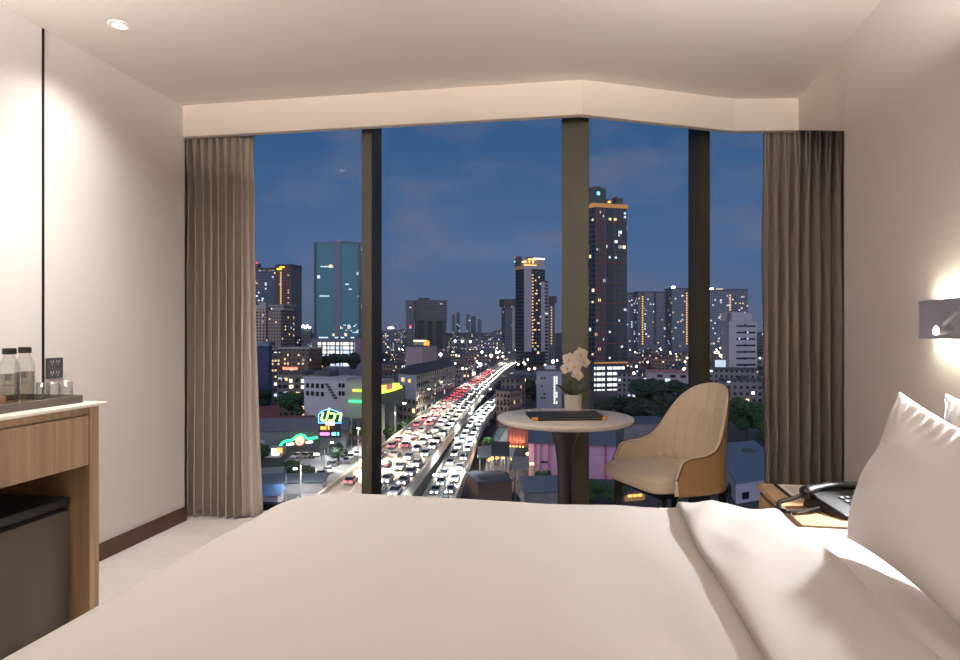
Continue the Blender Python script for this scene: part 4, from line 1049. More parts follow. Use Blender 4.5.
# ---- street lamps (real light on the road)
def street_lamp(base, top, reach, label, group, P=0, spot=R(150), col=(1., .86, .66), bulb=None, size=1.):
    t = thing('street_lamp', label, 'street lamp', tuple(base), group=group)
    base, top = Vector(base), Vector(top); reach = Vector(reach); e = top + reach
    MB().tube([base, top, top + reach * .4 + UZ * .3, e], [.11, .08, .06, .05], 8).build('pole', M_pole, t)
    MB().obox(e, reach.normalized() * .45 * size, reach.normalized().cross(UZ) * .22 * size, UZ * .09).build('lamp_head', M_pole, t)
    MB().obox(e - UZ * (.09 + .16 * size), reach.normalized() * .40 * size, reach.normalized().cross(UZ) * .20 * size, UZ * .16 * size).build('lamp_glass', bulb or E_street, t)
    if P:
        l = bpy.data.lights.new('street_lamp_light', 'SPOT'); l.energy = P; l.spot_size = spot; l.spot_blend = .6; l.shadow_soft_size = .5; l.color = col
        o = bpy.data.objects.new('street_lamp_light', l); COL.objects.link(o); o.parent = t; o.location = e - UZ * .7 - base
    return t
fdk = lambda d: interl(DK, d); frm = lambda d: interl(RM, d)
for d in (105, 140, 178, 220, 250, 338, 395, 480, 570):
    b0 = lane(fdk(d) - DKW / 2 - .1, d, DKZ + .9); street_lamp(b0, b0 + UZ * 9, rt_ * 2.6, 'lit street lamp on the left parapet of the elevated highway', 'street lamps of the elevated highway', 30000)
for d in (112, 150, 195, 245, 274):
    b0 = lane(frm(d) + RMW / 2 + .1, d, RMZ + .9); street_lamp(b0, b0 + UZ * 8, rt_ * -2., 'lit street lamp on the right parapet of the lower ramp', 'street lamps of the lower ramp', 15000, col=(.9, 1., .96), bulb=E_flood)
for d, x in ((150, -45.5), (185, -45), (212, -42.5), (204, -48.5)):
    b0 = lane(x, d, ZG); street_lamp(b0, b0 + UZ * 8, rt_ * 2.2, 'lit street lamp along the street with parked cars', 'street lamps along the parked cars', 6500, col=(.95, 1., .98), bulb=E_flood)
for px, d, py in ((440.5, 355, 354.5), (455, 700, 341), (462.3, 705, 341.2), (470.2, 700, 341.6), (473.8, 385, 373.5), (480.5, 400, 364.5), (491.2, 500, 355.5), (553, 330, 361.5), (753, 240, 393), (482, 520, 352), (503, 620, 356.5), (430, 520, 349)):
    e = at(px, d, py)
    t = thing('flood_light', {440: 'double floodlight behind the pink block', 455: 'left one of three white floodlights near the far tower', 462: 'middle one of three white floodlights near the far tower', 470: 'right one of three white floodlights near the far tower', 473: 'brightest floodlight beside the highway, above the long grey building', 480: 'floodlight beside the bend of the highway', 491: 'warm floodlight above the far end of the highway', 553: 'white floodlight behind the orchid', 753: 'warm floodlight at the right curtain, over the dark hedge', 482: 'small floodlight far along the highway', 503: 'distant small lamp past the highway bend', 430: 'faint lamp on the roofs beyond the pink block'}[int(px)], 'flood light', (e.x, e.y, ZG))
    FOOT.append([e.xy + Vector(q) for q in ((-2, -2), (2, -2), (2, 2), (-2, 2))])
    MB().tube([Vector((e.x, e.y + .4, ZG)), e + UZ * .2 + fwd * .4], .12 * d / 300, 6).build('pole', M_pole, t)
    s = d / 640 * (1.0 if d > 600 or px in (482, 503, 430) else 1.5)
    bm_ = MB(); bm_.lathe([(0, -s), (s * .7, -s * .7), (s, 0), (s * .7, s * .7), (0, s)], (e.x, e.y, e.z), 14)
    bm_.build('lamp_globe', E_flood if px not in (473.8, 491.2, 753) else em('flood_warm_%d' % px, 'ffdf9e', 10), t)

# ================================================================= MIDDLE WINDOW
b = Bld('tower_under_construction', 'dark raw concrete tower with a wide upper slab standing on narrower columns', 'tower', fr(414, 1000, 447, 1004, 40), zpy(300, 1000), F('f_k', '4b4d57', '3a3d47', 5, 3.6, .8, .45, .004, 1., seed=20), base=zpy(321, 1000), body='upper_block')
for f in (.02, .3, .55, .85): b.panel(0, f, f + .13, ZG, zpy(321, 1000), M_concd, 'column', 2.)
MB().prism([p.lerp(Vector((b.c.x, b.c.y)), .12) for p in b.pts], ZG, zpy(321, 1000)).build('core', pm('core_grey', '43454f', .8), b.r)
b.roofbox(.3, .4, 18, 12, 4, M_concd, 'roof_plant'); b.roofbox(.35, .4, .8, .8, 12, M_pole, 'mast')
b = Bld('apartment_tower', 'slim grey tower attached left of the dark raw concrete tower', 'tower', fr(406.5, 990, 414, 992, 30), zpy(301, 990), F('f_k2', '5a5f6c', '3f4550', 4, 3.5, .6, .5, .05, 1.2, seed=21)); b.windows(0, [.5], [zpy(326, 990)], 2.5, 2.5, E_red, 'red_light'); b.parapet(1, M_concd)
b = Bld('building', 'pale pink blank-walled block with a yellow roof light in front of the dark tower', 'building', cnr((405.5, 425), (422, 415), (437, 440)), zpy(346.5, 420), pm('pink_block', '9f8f98', .8)); b.parapet(.8, M_concd, .4); b.roofbox(.45, .3, 10, 3, 3.2, M_conc, 'roof_sign_frame'); b.roofbox(.4, .28, 10, 2.6, .9, em('rooflight', 'ffe6b0', 2.4), 'roof_light', b.top + 3.2); b.roofbox(1.1, .1, 3, 2, 3, em('rooflight_or', 'ff9a3a', 1.8), 'roof_light', b.top + .8)
b = Bld('school_building', 'long grey building with rows of windows running beside the highway', 'building', cnr((399, 262), (416.5, 252), (455, 316)), zpy(375, 252), F('f_o', '8f8a83', '4a4945', 3.1, 3.3, .55, .5, .07, 1.4, seed=23)); 
b.panel(0, .0, 1., zpy(400, 252), zpy(375, 252), pm('pale_end_wall', '9aa4ad', .8), 'end_wall', .3); b.panel(0, .2, .35, zpy(383, 252), zpy(379, 252), E_warm, 'lit_window', .5); b.panel(0, .6, .7, zpy(383, 252), zpy(380, 252), E_orange, 'lit_window', .5)
b.parapet(.5, M_roofd, 1.); b.roofbox(-.1, -.1, 1, 1, .2, M_roofd, 'roof_hatch') if False else None
m = MB(); P3 = [Vector((p.x, p.y, b.top + .5)) for p in b.pts]; cz = sum(P3, Vector()) / 4 + UZ * 2.2; r0 = (P3[0] + P3[1]) / 2 + UZ * 3; r1 = (P3[2] + P3[3]) / 2 + UZ * 3
m.v = P3 + [r0, r1]; m.f = [(0, 3, 5, 4), (1, 4, 5, 2), (0, 4, 1), (2, 5, 3), (3, 0, 1, 2)]; m.build('roof', M_roofd, b.r)
b.windows(1, us(16, .02, .98), [zpy(380.5, 275), zpy(387.5, 275), zpy(394.5, 275)], 1.2, 1.5, M_winD, pick=lambda k, f, z: True)
t = thing('market_awning', 'curved yellow-green lit canopy beside the mullion, above green neon', 'canopy', tuple(at(390, 235) * 1)[:2] + (ZG,))
pts = [at(px, 235, py) for px, py in ((381, 392.5), (388, 391.2), (395, 389.2), (402, 386.5))]
MB().tube(pts, .55, 6).build('light_row', E_yel, t)
for k in range(3):
    a = at(384 + k * 6, 237, 388 - k); MB().obox(a, rt_ * 1.3, fwd * .2, UZ * 1.1).build('lit_panel', (E_orange, em('pink_panel', 'c98a84', .7), E_yel)[k], t)
MB().obox(at(391, 239, 395), rt_ * 5., fwd * 1.5, UZ * 3.4).build('wall', M_concd, t)
a = at(391, 239); MB().tube([Vector((a.x, a.y, ZG)), at(391, 239, 400)], 2.4, 8).build('base', M_concd, t)
# tower with gold crown
b = Bld('hotel_tower', 'tall dark and white tower with a glittering gold-lit crown above the highway end', 'tower', cnr((515.5, 612), (524, 600), (545, 610)), zpy(266, 600), F('f_l', '2e323c', '262b36', 3.2, 3.4, .7, .6, .02, 1., seed=25))
b.panel(1, .0, .34, zpy(352, 600), zpy(268, 600), pm('white_fin', '9b98a6', .7), 'white_strip', .6); b.panel(1, .80, .98, zpy(352, 600), zpy(281, 600), pm('white_fin2', '9b98a6', .7), 'white_strip', .6)
b.panel(1, .0, .98, zpy(268.5, 600), zpy(265.5, 600), pm('white_fin3', 'a29faa', .7), 'top_band', .7); b.panel(0, .0, 1., zpy(269, 600), zpy(264, 600), pm('gold_band', 'b89868', .7), 'top_band', .7)
b.windows(1, [.40], zs(273, 348, 23, 600), 1.1, 1.2, E_gold, 'lit_window', .8); b.windows(1, us(6, .46, .80), zs(275, 348, 22, 600), 1.2, 1.2, E_warm, 'lit_window', .3, pick=chance(.06, 26))
b.roofbox(.2, .1, .1, .1, .1, M_conc, 'pin') if False else None
a, u, n_, L_ = b.face(1)
def crown(u0, u1, z0, z1, mat, name, t_=3.):
    m_ = a + u * L_ * (u0 + u1) / 2 - n_ * 3; h_ = L_ * (u1 - u0) / 2
    return MB().obox((m_.x, m_.y, (zpy(z0, 600) + zpy(z1, 600)) / 2), (u.x * h_, u.y * h_, 0), (n_.x * t_, n_.y * t_, 0), (0, 0, (zpy(z1, 600) - zpy(z0, 600)) / 2)).build(name, mat, b.r)
crown(.0, .62, 266, 262.5, pm('crown_wall', 'b89a6c', .7), 'crown_wall'); crown(.16, .5, 262.5, 258, pm('crown_wall2', 'a0825a', .7), 'crown_wall'); crown(.2, .42, 258, 256.4, pm('crown_wall3', '6a5a48', .7), 'crown_wall'); crown(.62, .98, 265.5, 258.5, M_conc, 'roof_housing'); crown(.5, .99, 258.3, 257.2, em('crown_pink', 'ffd0c0', 2.4), 'crown_light_line', 3.3)
for k in range(9): crown(.02 + k * .065, .05 + k * .065, 265.3, 264.4, E_goldc, 'crown_lamp', 3.6)
for k in range(6): crown(.06 + k * .085, .10 + k * .085, 262.8, 260.6, E_amber if k % 2 else E_goldc, 'crown_lamp', 3.5)
for k in range(4): crown(.2 + k * .08, .25 + k * .08, 259.8, 258.4, E_goldc, 'crown_lamp', 3.5)
b.panel(0, .0, .75, zpy(266, 605), zpy(256.2, 605), M_concd, 'roof_block', 1.)
b.windows(0, [.05], [zpy(256.6, 605)], 1.3, 1., em('beacon_magenta', 'ff5aa0', 2), 'beacon', 1.); b.windows(0, [.02], [zpy(261, 605)], 1.1, 1.4, E_cyan, 'beacon', 1.)
b = Bld('office_tower', 'lower white tower wing joined to the right of the gold-crowned tower', 'tower', fr(544.5, 618, 548.5, 618, 20), zpy(281, 618), F('f_l2', '8d8b98', '2c303a', 3.6, 3.4, .9, .45, .02, 1., seed=27)); b.parapet(.8, M_conc)
b = Bld('hotel_tower', 'dark mushroom-topped tower just left of the gold-crowned tower', 'tower', fr(505, 800, 517, 803, 20), zpy(306, 800), F('f_m', '565b68', '3a3f4a', 3.6, 3.4, .55, .5, .03, 1.2, seed=28)); MB().prism([p + (p - b.c) * .28 for p in b.pts], zpy(306, 800), zpy(299, 800)).build('wide_top', M_concd, b.r); b.panel(0, .6, .8, zpy(350, 800), zpy(306, 800), M_conc, 'pale_strip', .6)
b = Bld('hotel_tower', 'dark mushroom-topped tower just right of the gold-crowned tower', 'tower', fr(546, 800, 555, 803, 20), zpy(303, 800), F('f_m2', '565b68', '3a3f4a', 3.6, 3.4, .55, .5, .04, 1.2, seed=29)); MB().prism([p + (p - b.c) * .25 for p in b.pts], zpy(303, 800), zpy(296, 800)).build('wide_top', M_concd, b.r); b.windows(0, [.6], zs(306, 345, 14, 800), 1.4, 1.5, E_gold, 'lit_window', .5)
for px, w_, top, d, lb in ((453.5, 3, 316, 1500, 'pale hazy thin tower right of the raw concrete tower'), (458, 3.4, 313.5, 1550, 'hazy pointed tower between the raw concrete tower and the floodlights'), (468, 4, 316, 1450, 'dark hazy tower above the right floodlight'), (473.5, 5, 317.5, 1500, 'wide dark hazy tower above the highway lights'), (479.5, 4, 321, 1400, 'low hazy tower left of the highway end'), (391, 6, 327, 1500, 'low white-lit stadium block on the horizon beside the mullion')):
    b = Bld('distant_tower', lb, 'tower', fr(px - w_ / 2, d, px + w_ / 2, d, 20), zpy(top, d), F('f_far%d' % px, '565e70', '454d60', 5, 4, .6, .5, .06, 1.2, seed=px)); b.parapet(3, M_concd, -2)
    if d == 1500 and px == 391:
        for k in range(5): b.panel(0, .05 + k * .2, .17 + k * .2, zpy(328.6 - .5 * (k % 2), d), zpy(327.6 - .8 * (k % 2), d), E_flood, 'flood_lamp', 2)
b = Bld('stadium_lights', 'cluster of white stadium lights on the horizon left of the teal glass tower', 'lights', fr(300, 1500, 311, 1500, 10), zpy(329, 1500), M_concd)
for k, (f, y) in enumerate(((.1, 327), (.3, 325.8), (.5, 327.2), (.7, 326), (.9, 327.4))): b.panel(0, f - .07, f + .07, zpy(y + 1, 1500), zpy(y - .8, 1500), E_flood, 'flood_lamp', 3)
b = Bld('apartment_building', 'pale grey block with a column of small windows behind the orchid', 'building', fr(536.5, 305, 563, 303, 14), zpy(371, 304), pm('pale_grey_wall', '8f93a0', .8)); b.windows(0, [.68, .76], zs(376, 404, 9, 304), .7, 1.2, E_white, 'lit_window', pick=chance(.7, 31)); b.windows(0, [.2, .3, .4], zs(376, 404, 7, 304), .8, 1., M_winD, pick=chance(.25, 32)); b.parapet(.7, M_concd)
b.roofbox(.5, .3, 5, 4, 2.4, pm('tank_white', 'b0b4b8', .6), 'water_tank')
b = Bld('building', 'grey-brown low building with windows between the highway and the dark trees', 'building', fr(501, 300, 516, 296, 10), zpy(379, 298), F('f_q', '6b6360', '3a3a3c', 2.4, 3., .5, .5, .08, 1.4, seed=33)); b.parapet(.5, M_concd)
b = Bld('building', 'small brick building at the end of the lower ramp', 'building', fr(496, 268, 510, 264, 9), zpy(391, 266), F('f_q2', '8a7268', '4a4440', 1.9, 2.9, .5, .5, .12, 1.2, seed=34)); b.parapet(.5, M_roofd); b.windows(0, us(4), zs(394, 410, 4, 266), .8, 1., M_winD, pick=chance(.7, 2))
# uplit wall, pink building, billboards
b = Bld('uplit_wall', 'pink pillared facade lit orange from below, left of the table pedestal', 'building', fr(507.5, 222, 528, 220, 5), zpy(424, 221), pm('salmon_wall', 'c07f78', .8)); b.parapet(.5, M_roofb, .8)
for k in range(6): b.panel(0, .06 + k * .155, .12 + k * .155, ZG, zpy(426, 221), pm('salmon_pier', 'a8645e', .8), 'pier', .5)
for k in range(5):
    a_, u_, n2, L2 = b.face(0); p = a_ + u_ * L2 * (.17 + k * .155) + n2 * 1.
    o = MB().lathe([(0, 0), (.2, 0), (.24, .25), (0, .25)], (p.x, p.y, ZG + .05), 8).build('uplight', em('uplight%d' % k, 'ffb060', 8), b.r)
    l = bpy.data.lights.new('uplight_lamp', 'SPOT'); l.energy = 620; l.spot_size = R(80); l.spot_blend = .8; l.color = (1., .55, .25); l.shadow_soft_size = .2
    o = bpy.data.objects.new('uplight_lamp', l); COL.objects.link(o); o.parent = b.r; o['_w'] = (0, 0, 0); o.location = (p.x - b.c.x, p.y - b.c.y, .5); o.rotation_euler = (math.pi * .96, 0, 0)
b = Bld('warehouse', 'pink-walled warehouse with red stripe and dark sheet roof behind the round table', 'building', fr(528.5, 176, 616, 172, 20), zpy(444, 174), pm('pink_wall', 'b58fae', .75))
for f in (.07, .135, .235, .43, .60, .64, .885): b.panel(0, f - .006 * (2 if f > .8 else 1), f + .006 * (2 if f > .8 else 1), ZG, zpy(444, 174), pm('red_pillar%d' % int(f * 1000), ('a0496a' if f > .8 or f == .235 else '8d6d8c'), .75), 'pillar', .35)
b.windows(0, [.143, .175, .207], [zpy(463, 174)], .6, .6, M_winD, 'round_vent')
P3 = [Vector((p.x, p.y, zpy(444, 174))) for p in b.pts]; m = MB(); lift = UZ * 6.2; o_ = 1.
q0, q1, q2, q3 = P3; ff = (q0 - q3).normalized() * 1.; q0 = q0 + ff; q1 = q1 + ff
m.v = [q0, q1, q2 + lift * .0, q3 + lift * .0, (q0 + q3) / 2 + lift, (q1 + q2) / 2 + lift]; m.f = [(0, 1, 5, 4), (2, 3, 4, 5), (0, 4, 3), (1, 2, 5), (3, 2, 1, 0)]
m.build('roof', M_roofb, b.r)
b = Bld('uplit_column', 'slender advertising column lit orange beside the pink warehouse', 'column', fr(530.5, 165, 533.5, 165, 1.), zpy(465, 165), pm('cream_column', 'd8b48c', .8)); b.roofbox(.5, .5, 1., 1., .4, em('column_lamp', 'ffb066', 6), 'lamp')
def billboard(px0, px1, py0, py1, d, label, mat, yaw=0.):
    c = at((px0 + px1) / 2, d); t = thing('billboard', label, 'billboard', (c.x, c.y, ZG)); w_ = (px1 - px0) / 640 * d / 2; zc_ = zpy((py0 + py1) / 2, d); h_ = (py1 - py0) / 640 * d / 2
    u = Vector((math.cos(TH + yaw), math.sin(TH + yaw), 0)); n = Vector((-u.y, u.x, 0)); cc = Vector((c.x, c.y, zc_))
    MB().obox(cc, u * w_, n * .15, UZ * h_).build('panel', mat, t)
    MB().obox(cc - UZ * (h_ + .1), u * w_, n * .35, UZ * .1).build('catwalk', M_pole, t)
    for s in (-.6, .6): p = cc + u * w_ * s + n * .35; MB().tube([Vector((p.x, p.y, ZG)), p + UZ * h_ * .8], .16, 8).build('post', M_pole, t)
billboard(477.5, 491, 446, 457, 152, 'grey blank billboard panel nearest the ramp', pm('bb_grey', '77797c', .8), .25)
billboard(491.5, 509.5, 441.5, 456, 160, 'dark back of a billboard right of the grey billboard', pm('bb_dark', '3c3e42', .8), -.1)
billboard(511.5, 529, 456.5, 469, 140, 'mid-grey billboard in front of the pink warehouse corner', pm('bb_mid', '6d7072', .8), .05)
b = Bld('house', 'low brown flat-roofed building with red trim at the bottom of the middle window', 'house', fr(478, 134, 512, 136, 9), zpy(481, 136), pm('brown_wall', '55423a', .85)); b.parapet(.4, M_roofd, .4); b.roofbox(.3, .3, 2.5, 2., 1., M_concd, 'roof_plant'); b.roofbox(.75, .5, 3., .3, .5, pm('red_trim', '7a3a30', .8), 'red_beam')
gable('house', 'blue-grey roofed house at the bottom of the middle window beside the pedestal', 547, 150, 12, 8, 3.6, 2.6, .1, M_wallg, M_roofb)
gable('house', 'dark roofed house tucked between the brown house and the ramp', 466.5, 158, 4, 6, 3.6, 2., .1, M_wallg, M_roofd)
for k, (px, py) in enumerate(((492, 478), (497, 477.5), (503, 476.6), (512.5, 479), (527.5, 473), (488.5, 480))):
    p = gpt(px, py); t = thing('garden_lamp', ['orange garden lamp below the dark billboard', 'orange garden lamp second below the dark billboard', 'orange garden lamp below the right edge of the dark billboard', 'yellow garden lamp below the mid-grey billboard', 'bright garden lamp at the warehouse corner', 'orange garden lamp beside the brown building'][k], 'lamp', (p.x, p.y, ZG))
    z0 = ZG + 5 if k < 9 else ZG
    MB().tube([Vector((p.x, p.y, ZG)), Vector((p.x, p.y, z0))], .08, 6).build('pole', M_pole, t)
    MB().lathe([(0, -.45), (.35, -.3), (.5, 0), (.35, .3), (0, .45)], (p.x, p.y, z0 + .4), 10).build('globe', em('garden%d' % k, ('ff9a4a', 'ff9a4a', 'ffa04a', 'ffe04a', 'ffb890', 'ff9a4a')[k], 5), t)
    l = bpy.data.lights.new('garden_light', 'POINT'); l.energy = 900; l.color = (1., .68, .35); l.shadow_soft_size = .6
    o = bpy.data.objects.new('garden_light', l); COL.objects.link(o); o.parent = t; o['_w'] = (0, 0, 0); o.location = (0, 0, z0 - ZG + 1.6)

# ================================================================= RIGHT WINDOWS
b = Bld('residential_tower', 'very tall dark tower with amber-lit roof edge and red floor lines right of the post', 'tower', cnr((582, 440), (595, 430), (627, 436)), zpy(207, 430), F('f_s', '2b3947', '1e3440', 3.0, 3.3, .72, .62, .05, 1.5, seed=41, rough=.35, grough=.15), base=zpy(361.4, 430))
for f in (.02, .07, .12, .17, .22, .27, .70, .76): b.panel(1, f, f + .022, zpy(361.3, 430), zpy(207, 430), pm('brown_fin%d' % int(f * 100), '6a5450', .7), 'vertical_fin', .5)
b.panel(1, .38, .56, zpy(361.3, 430), zpy(209, 430), pm('dark_recess', '18222c', .3), 'dark_bay', .25)
for k in range(7): b.panel(1, .0, .96, zpy(222.6 + k * 20.2, 430), zpy(222.0 + k * 20.2, 430), E_seam, 'red_floor_line', .65)
b.panel(1, -.12, 1.01, zpy(207, 430), zpy(203.2, 430), E_amber, 'amber_roof_edge', 1.); b.panel(0, .0, 1., zpy(207, 430), zpy(203.2, 430), E_amber, 'amber_roof_edge', 1.); b.parapet(2.4, M_concd, -.5)
b.roofbox(.4, .4, 1, 1, .5, M_concd, 'hatch') if False else None
a_, u_, n_, L_ = b.face(1)
def rb(f0, f1, py0, py1, mat, name, dp=4., back=6):
    m_ = a_ + u_ * L_ * (f0 + f1) / 2 - n_ * back; h_ = L_ * (f1 - f0) / 2
    MB().obox((m_.x, m_.y, (zpy(py0, 430) + zpy(py1, 430)) / 2), (u_.x * h_, u_.y * h_, 0), (n_.x * dp, n_.y * dp, 0), (0, 0, (zpy(py1, 430) - zpy(py0, 430)) / 2)).build(name, mat, b.r)
rb(-.12, .38, 203.2, 187, pm('penthouse', '2e3c48', .5), 'penthouse'); rb(.02, .22, 187, 185.5, M_concd, 'penthouse_roof'); rb(.1, .18, 194, 191, E_cyan, 'lit_window', 4.2, 5.8); rb(.38, .62, 203.2, 198, M_concd, 'roof_plant'); rb(.44, .52, 201.5, 199.8, E_orange, 'roof_lamp', 4.4, 5.6); rb(.68, .92, 203.2, 196, M_concd, 'roof_plant'); rb(.72, .76, 196, 194.5, M_pole, 'vent')
b.windows(1, us(10, .02, .98), zs(210, 360, 40, 430), 1.4, 1.4, E_cool, 'lit_window', .35, pick=chance(.045, 42)); b.windows(1, [.46, .62], [zpy(218.5, 430)], 1.7, 1.6, E_warm, 'lit_window', .7); b.windows(0, us(3), zs(210, 360, 40, 430), 1.4, 1.4, E_warm, 'lit_window', .35, pick=chance(.07, 43))
pd = Bld('parking_podium', 'tower car park with bright lit decks under the tall dark tower', 'building', cnr((580, 436), (594, 424), (627, 430)), zpy(363.6, 426), pm('podium_dark', '3c4450', .7))
pd.panel(1, 0, 1, zpy(363.5, 426), zpy(362, 426), E_amber, 'amber_edge', .7)
for k in range(5):
    for u0, u1 in ((-.1, .04), (.08, .32), (.40, .68), (.70, .92)): pd.panel(1, max(0.005, u0), u1, zpy(369.6 + k * 5.6, 426), zpy(366.8 + k * 5.6, 426), E_white, 'lit_deck', .3)
for f in (.2, .54, .8): pd.panel(1, f, f + .015, zpy(395, 426), zpy(365, 426), M_concd, 'pier', .6)
# apartment slabs
def slab(px0, px1, top, d, label, seed, golds, w_col='6a7080'):
    b = Bld('apartment_slab', label, 'building', fr(px0, d, px1, d + 4, 26), zpy(top, d), F('f_t%d' % seed, w_col, '4a5466', 3.3, 3.3, .6, .6, .05, 1.2, seed=seed))
    b.parapet(1.6, M_concd)
    for f in golds: b.windows(0, [f], zs(top + 3, 345, int((342 - top) / 2.35), d), 2.2, 1.9, E_gold, 'lit_window', .7); b.panel(0, f - .05, f + .05, ZG + 20, zpy(top, d), pm('brown_core%d%d' % (seed, int(f * 100)), '5a4a44', .8), 'stair_core', .5)
    b.windows(0, us(12), zs(top + 3, 345, 20, d), 1.7, 1.8, E_cool, 'lit_window', .4, pick=chance(.06, seed)); b.windows(0, us(11), zs(top + 4, 344, 19, d), 1.6, 1.6, E_warm, 'lit_window', .4, pick=chance(.02, seed + 1))
    return b
slab(622, 640, 293.5, 900, 'grey apartment slab touching the right side of the tall dark tower', 51, ())
b = slab(638, 672, 292.5, 890, 'wide grey apartment slab with one column of gold stair lights', 52, (.13,)); 
for f in (.5, .84): b.panel(0, f - .03, f + .03, ZG + 20, zpy(292.5, 890), M_concd, 'dark_recess', .5)
b = slab(672, 700, 289, 880, 'apartment slab with bright gold column of lights at the right mullion', 53, (.52,)); b.roofbox(.1, .2, 4, 4, 4, E_flood, 'roof_flood_lamp')
b = slab(708, 732, 290.5, 880, 'apartment slab right of the mullion with short gold column', 54, ()); b.windows(0, [.92], zs(294, 311, 7, 880), 2., 1.9, E_gold, 'lit_window', .7); b.roofbox(.55, .2, 8, 4, 3, E_warm, 'roof_lamp'); b.roofbox(.22, .2, 3.5, 4, 3.5, E_flood, 'roof_flood_lamp')
slab(732, 748, 290, 900, 'narrow apartment slab behind the stepped white building', 55, ())
# white stepped building
d = 430; b = Bld('white_building', 'stepped white building with rows of dark window slots right of the mullion', 'building', cnr((722, 446), (729, 430), (757, 436)), zpy(322, 430), pm('white_panel_wall', 'aaa3b0', .75))
b.panel(1, .12, .82, zpy(322, 430), zpy(313, 430), pm('white_panel_wall2', 'aaa3b0', .75), 'upper_step', -6.) ; b.parapet(.8, M_conc)
a_, u_, n_, L_ = b.face(1)
m_ = a_ + u_ * L_ * .42 - n_ * 7; MB().obox((m_.x, m_.y, zpy(317, 430)), (u_.x * L_ * .3, u_.y * L_ * .3, 0), (n_.x * 5, n_.y * 5, 0), (0, 0, 3.2)).build('upper_step', pm('white_panel_wall3', 'aaa3b0', .75), b.r)
for k in range(9):
    for u0, u1 in ((.26, .54), (.60, .94)): b.panel(1, u0, u1, zpy(326.9 + k * 6.5, 430), zpy(325.2 + k * 6.5, 430), M_winD, 'window', .15)
b.windows(1, [.57], zs(322, 382, 9, 430), 1.2, 1.8, M_winD, 'window'); b.windows(1, [.36, .8, .66], [zpy(338.8, 430), zpy(332.4, 430)], 1., 1., E_cool, 'lit_window', .3, pick=chance(.5, 3))
b = Bld('white_annex', 'low white annex at the foot of the stepped white building', 'building', cnr((716, 426), (724, 412), (766, 416)), zpy(383, 412), pm('annex_wall', '8f8a98', .75)); b.parapet(.7, M_conc); b.windows(1, us(6), [zpy(388, 412), zpy(395, 412)], 2.4, 1.3, M_winD)
b = Bld('lit_billboard', 'bright white lit billboard at the foot of the right mullion', 'billboard', fr(714.5, 400, 726, 400, 1.), zpy(358, 400), pm('bb_back', '50545c', .8)); b.panel(0, .04, .96, zpy(375, 400), zpy(360, 400), em('bb_lit', 'c9dcf0', .9), 'lit_face', .3); b.panel(0, .0, .9, zpy(377, 400), zpy(374.6, 400), em('bb_lit2', 'e8ffd8', 2.), 'lit_strip', .5)
b = Bld('office_block', 'dark grey tower sliver between the white building and the right curtain', 'building', fr(753, 700, 766, 702, 20), zpy(333, 700), F('f_v', '4f535e', '2c303a', 3.4, 3.4, .7, .5, .03, 1.2, seed=61)); b.parapet(1, M_concd)
b = Bld('apartment_block', 'low white block with pink roof edge behind the big dark tree', 'building', fr(646, 320, 689, 312, 12), zpy(371.5, 316), pm('white_block', '9d939c', .75)); b.panel(0, 0, 1, zpy(372, 316), zpy(369.8, 316), pm('pink_edge', '9a6a70', .75), 'pink_roof_edge', .5); b.windows(0, [.3, .36, .6, .66, .84, .9], [zpy(376, 316), zpy(384, 316)], 1.4, 1.4, M_winD); b.windows(0, [.48, .54], [zpy(380, 316)], 1.3, 1.5, E_cool, 'lit_window')
# bottom right white house with flat roof
d = 150; p0, p1, p2 = (716, 205), (728.5, 150), (770, 165)
b = Bld('white_house', 'white building with blue-grey flat roof between the armchair and the nightstand', 'building', cnr((712, 196), (736, 148), (790, 156)), zpy(484, 148), pm('white_house_wall2', '9c9fb0', .75)); b.parapet(.5, pm('roof_top', '5d6a80', .8), .3, 'flat_roof')
b.windows(0, us(4, .1, .9), [b.top - 3.4, b.top - 7.2], 5., 1.8, M_winD, t=.2); b.windows(1, us(3), [b.top - 3., b.top - 6.5], 2.2, 1.6, M_winD); b.roofbox(.2, .5, 3, 3, 1.2, M_concd, 'roof_plant')
b = Bld('garage', 'open lit garage with warm ceiling lamps seen under the armchair', 'building', fr(622, 150, 647, 152, 8), zpy(492, 150), M_concd); b.panel(0, .1, .9, zpy(505, 150), zpy(496, 150), em('garage_light', 'b08a60', .5), 'lit_bay', .1); b.windows(0, [.3, .5, .7], [zpy(496.5, 150)], 1., .5, E_orange, 'lamp', .3); b.parapet(.4, M_roofd)
b = Bld('warehouse', 'low dark-roofed shed behind the armchair', 'building', fr(624, 198, 672, 201, 12), zpy(428, 190), M_wallg); b.parapet(.5, M_roofb, .8)

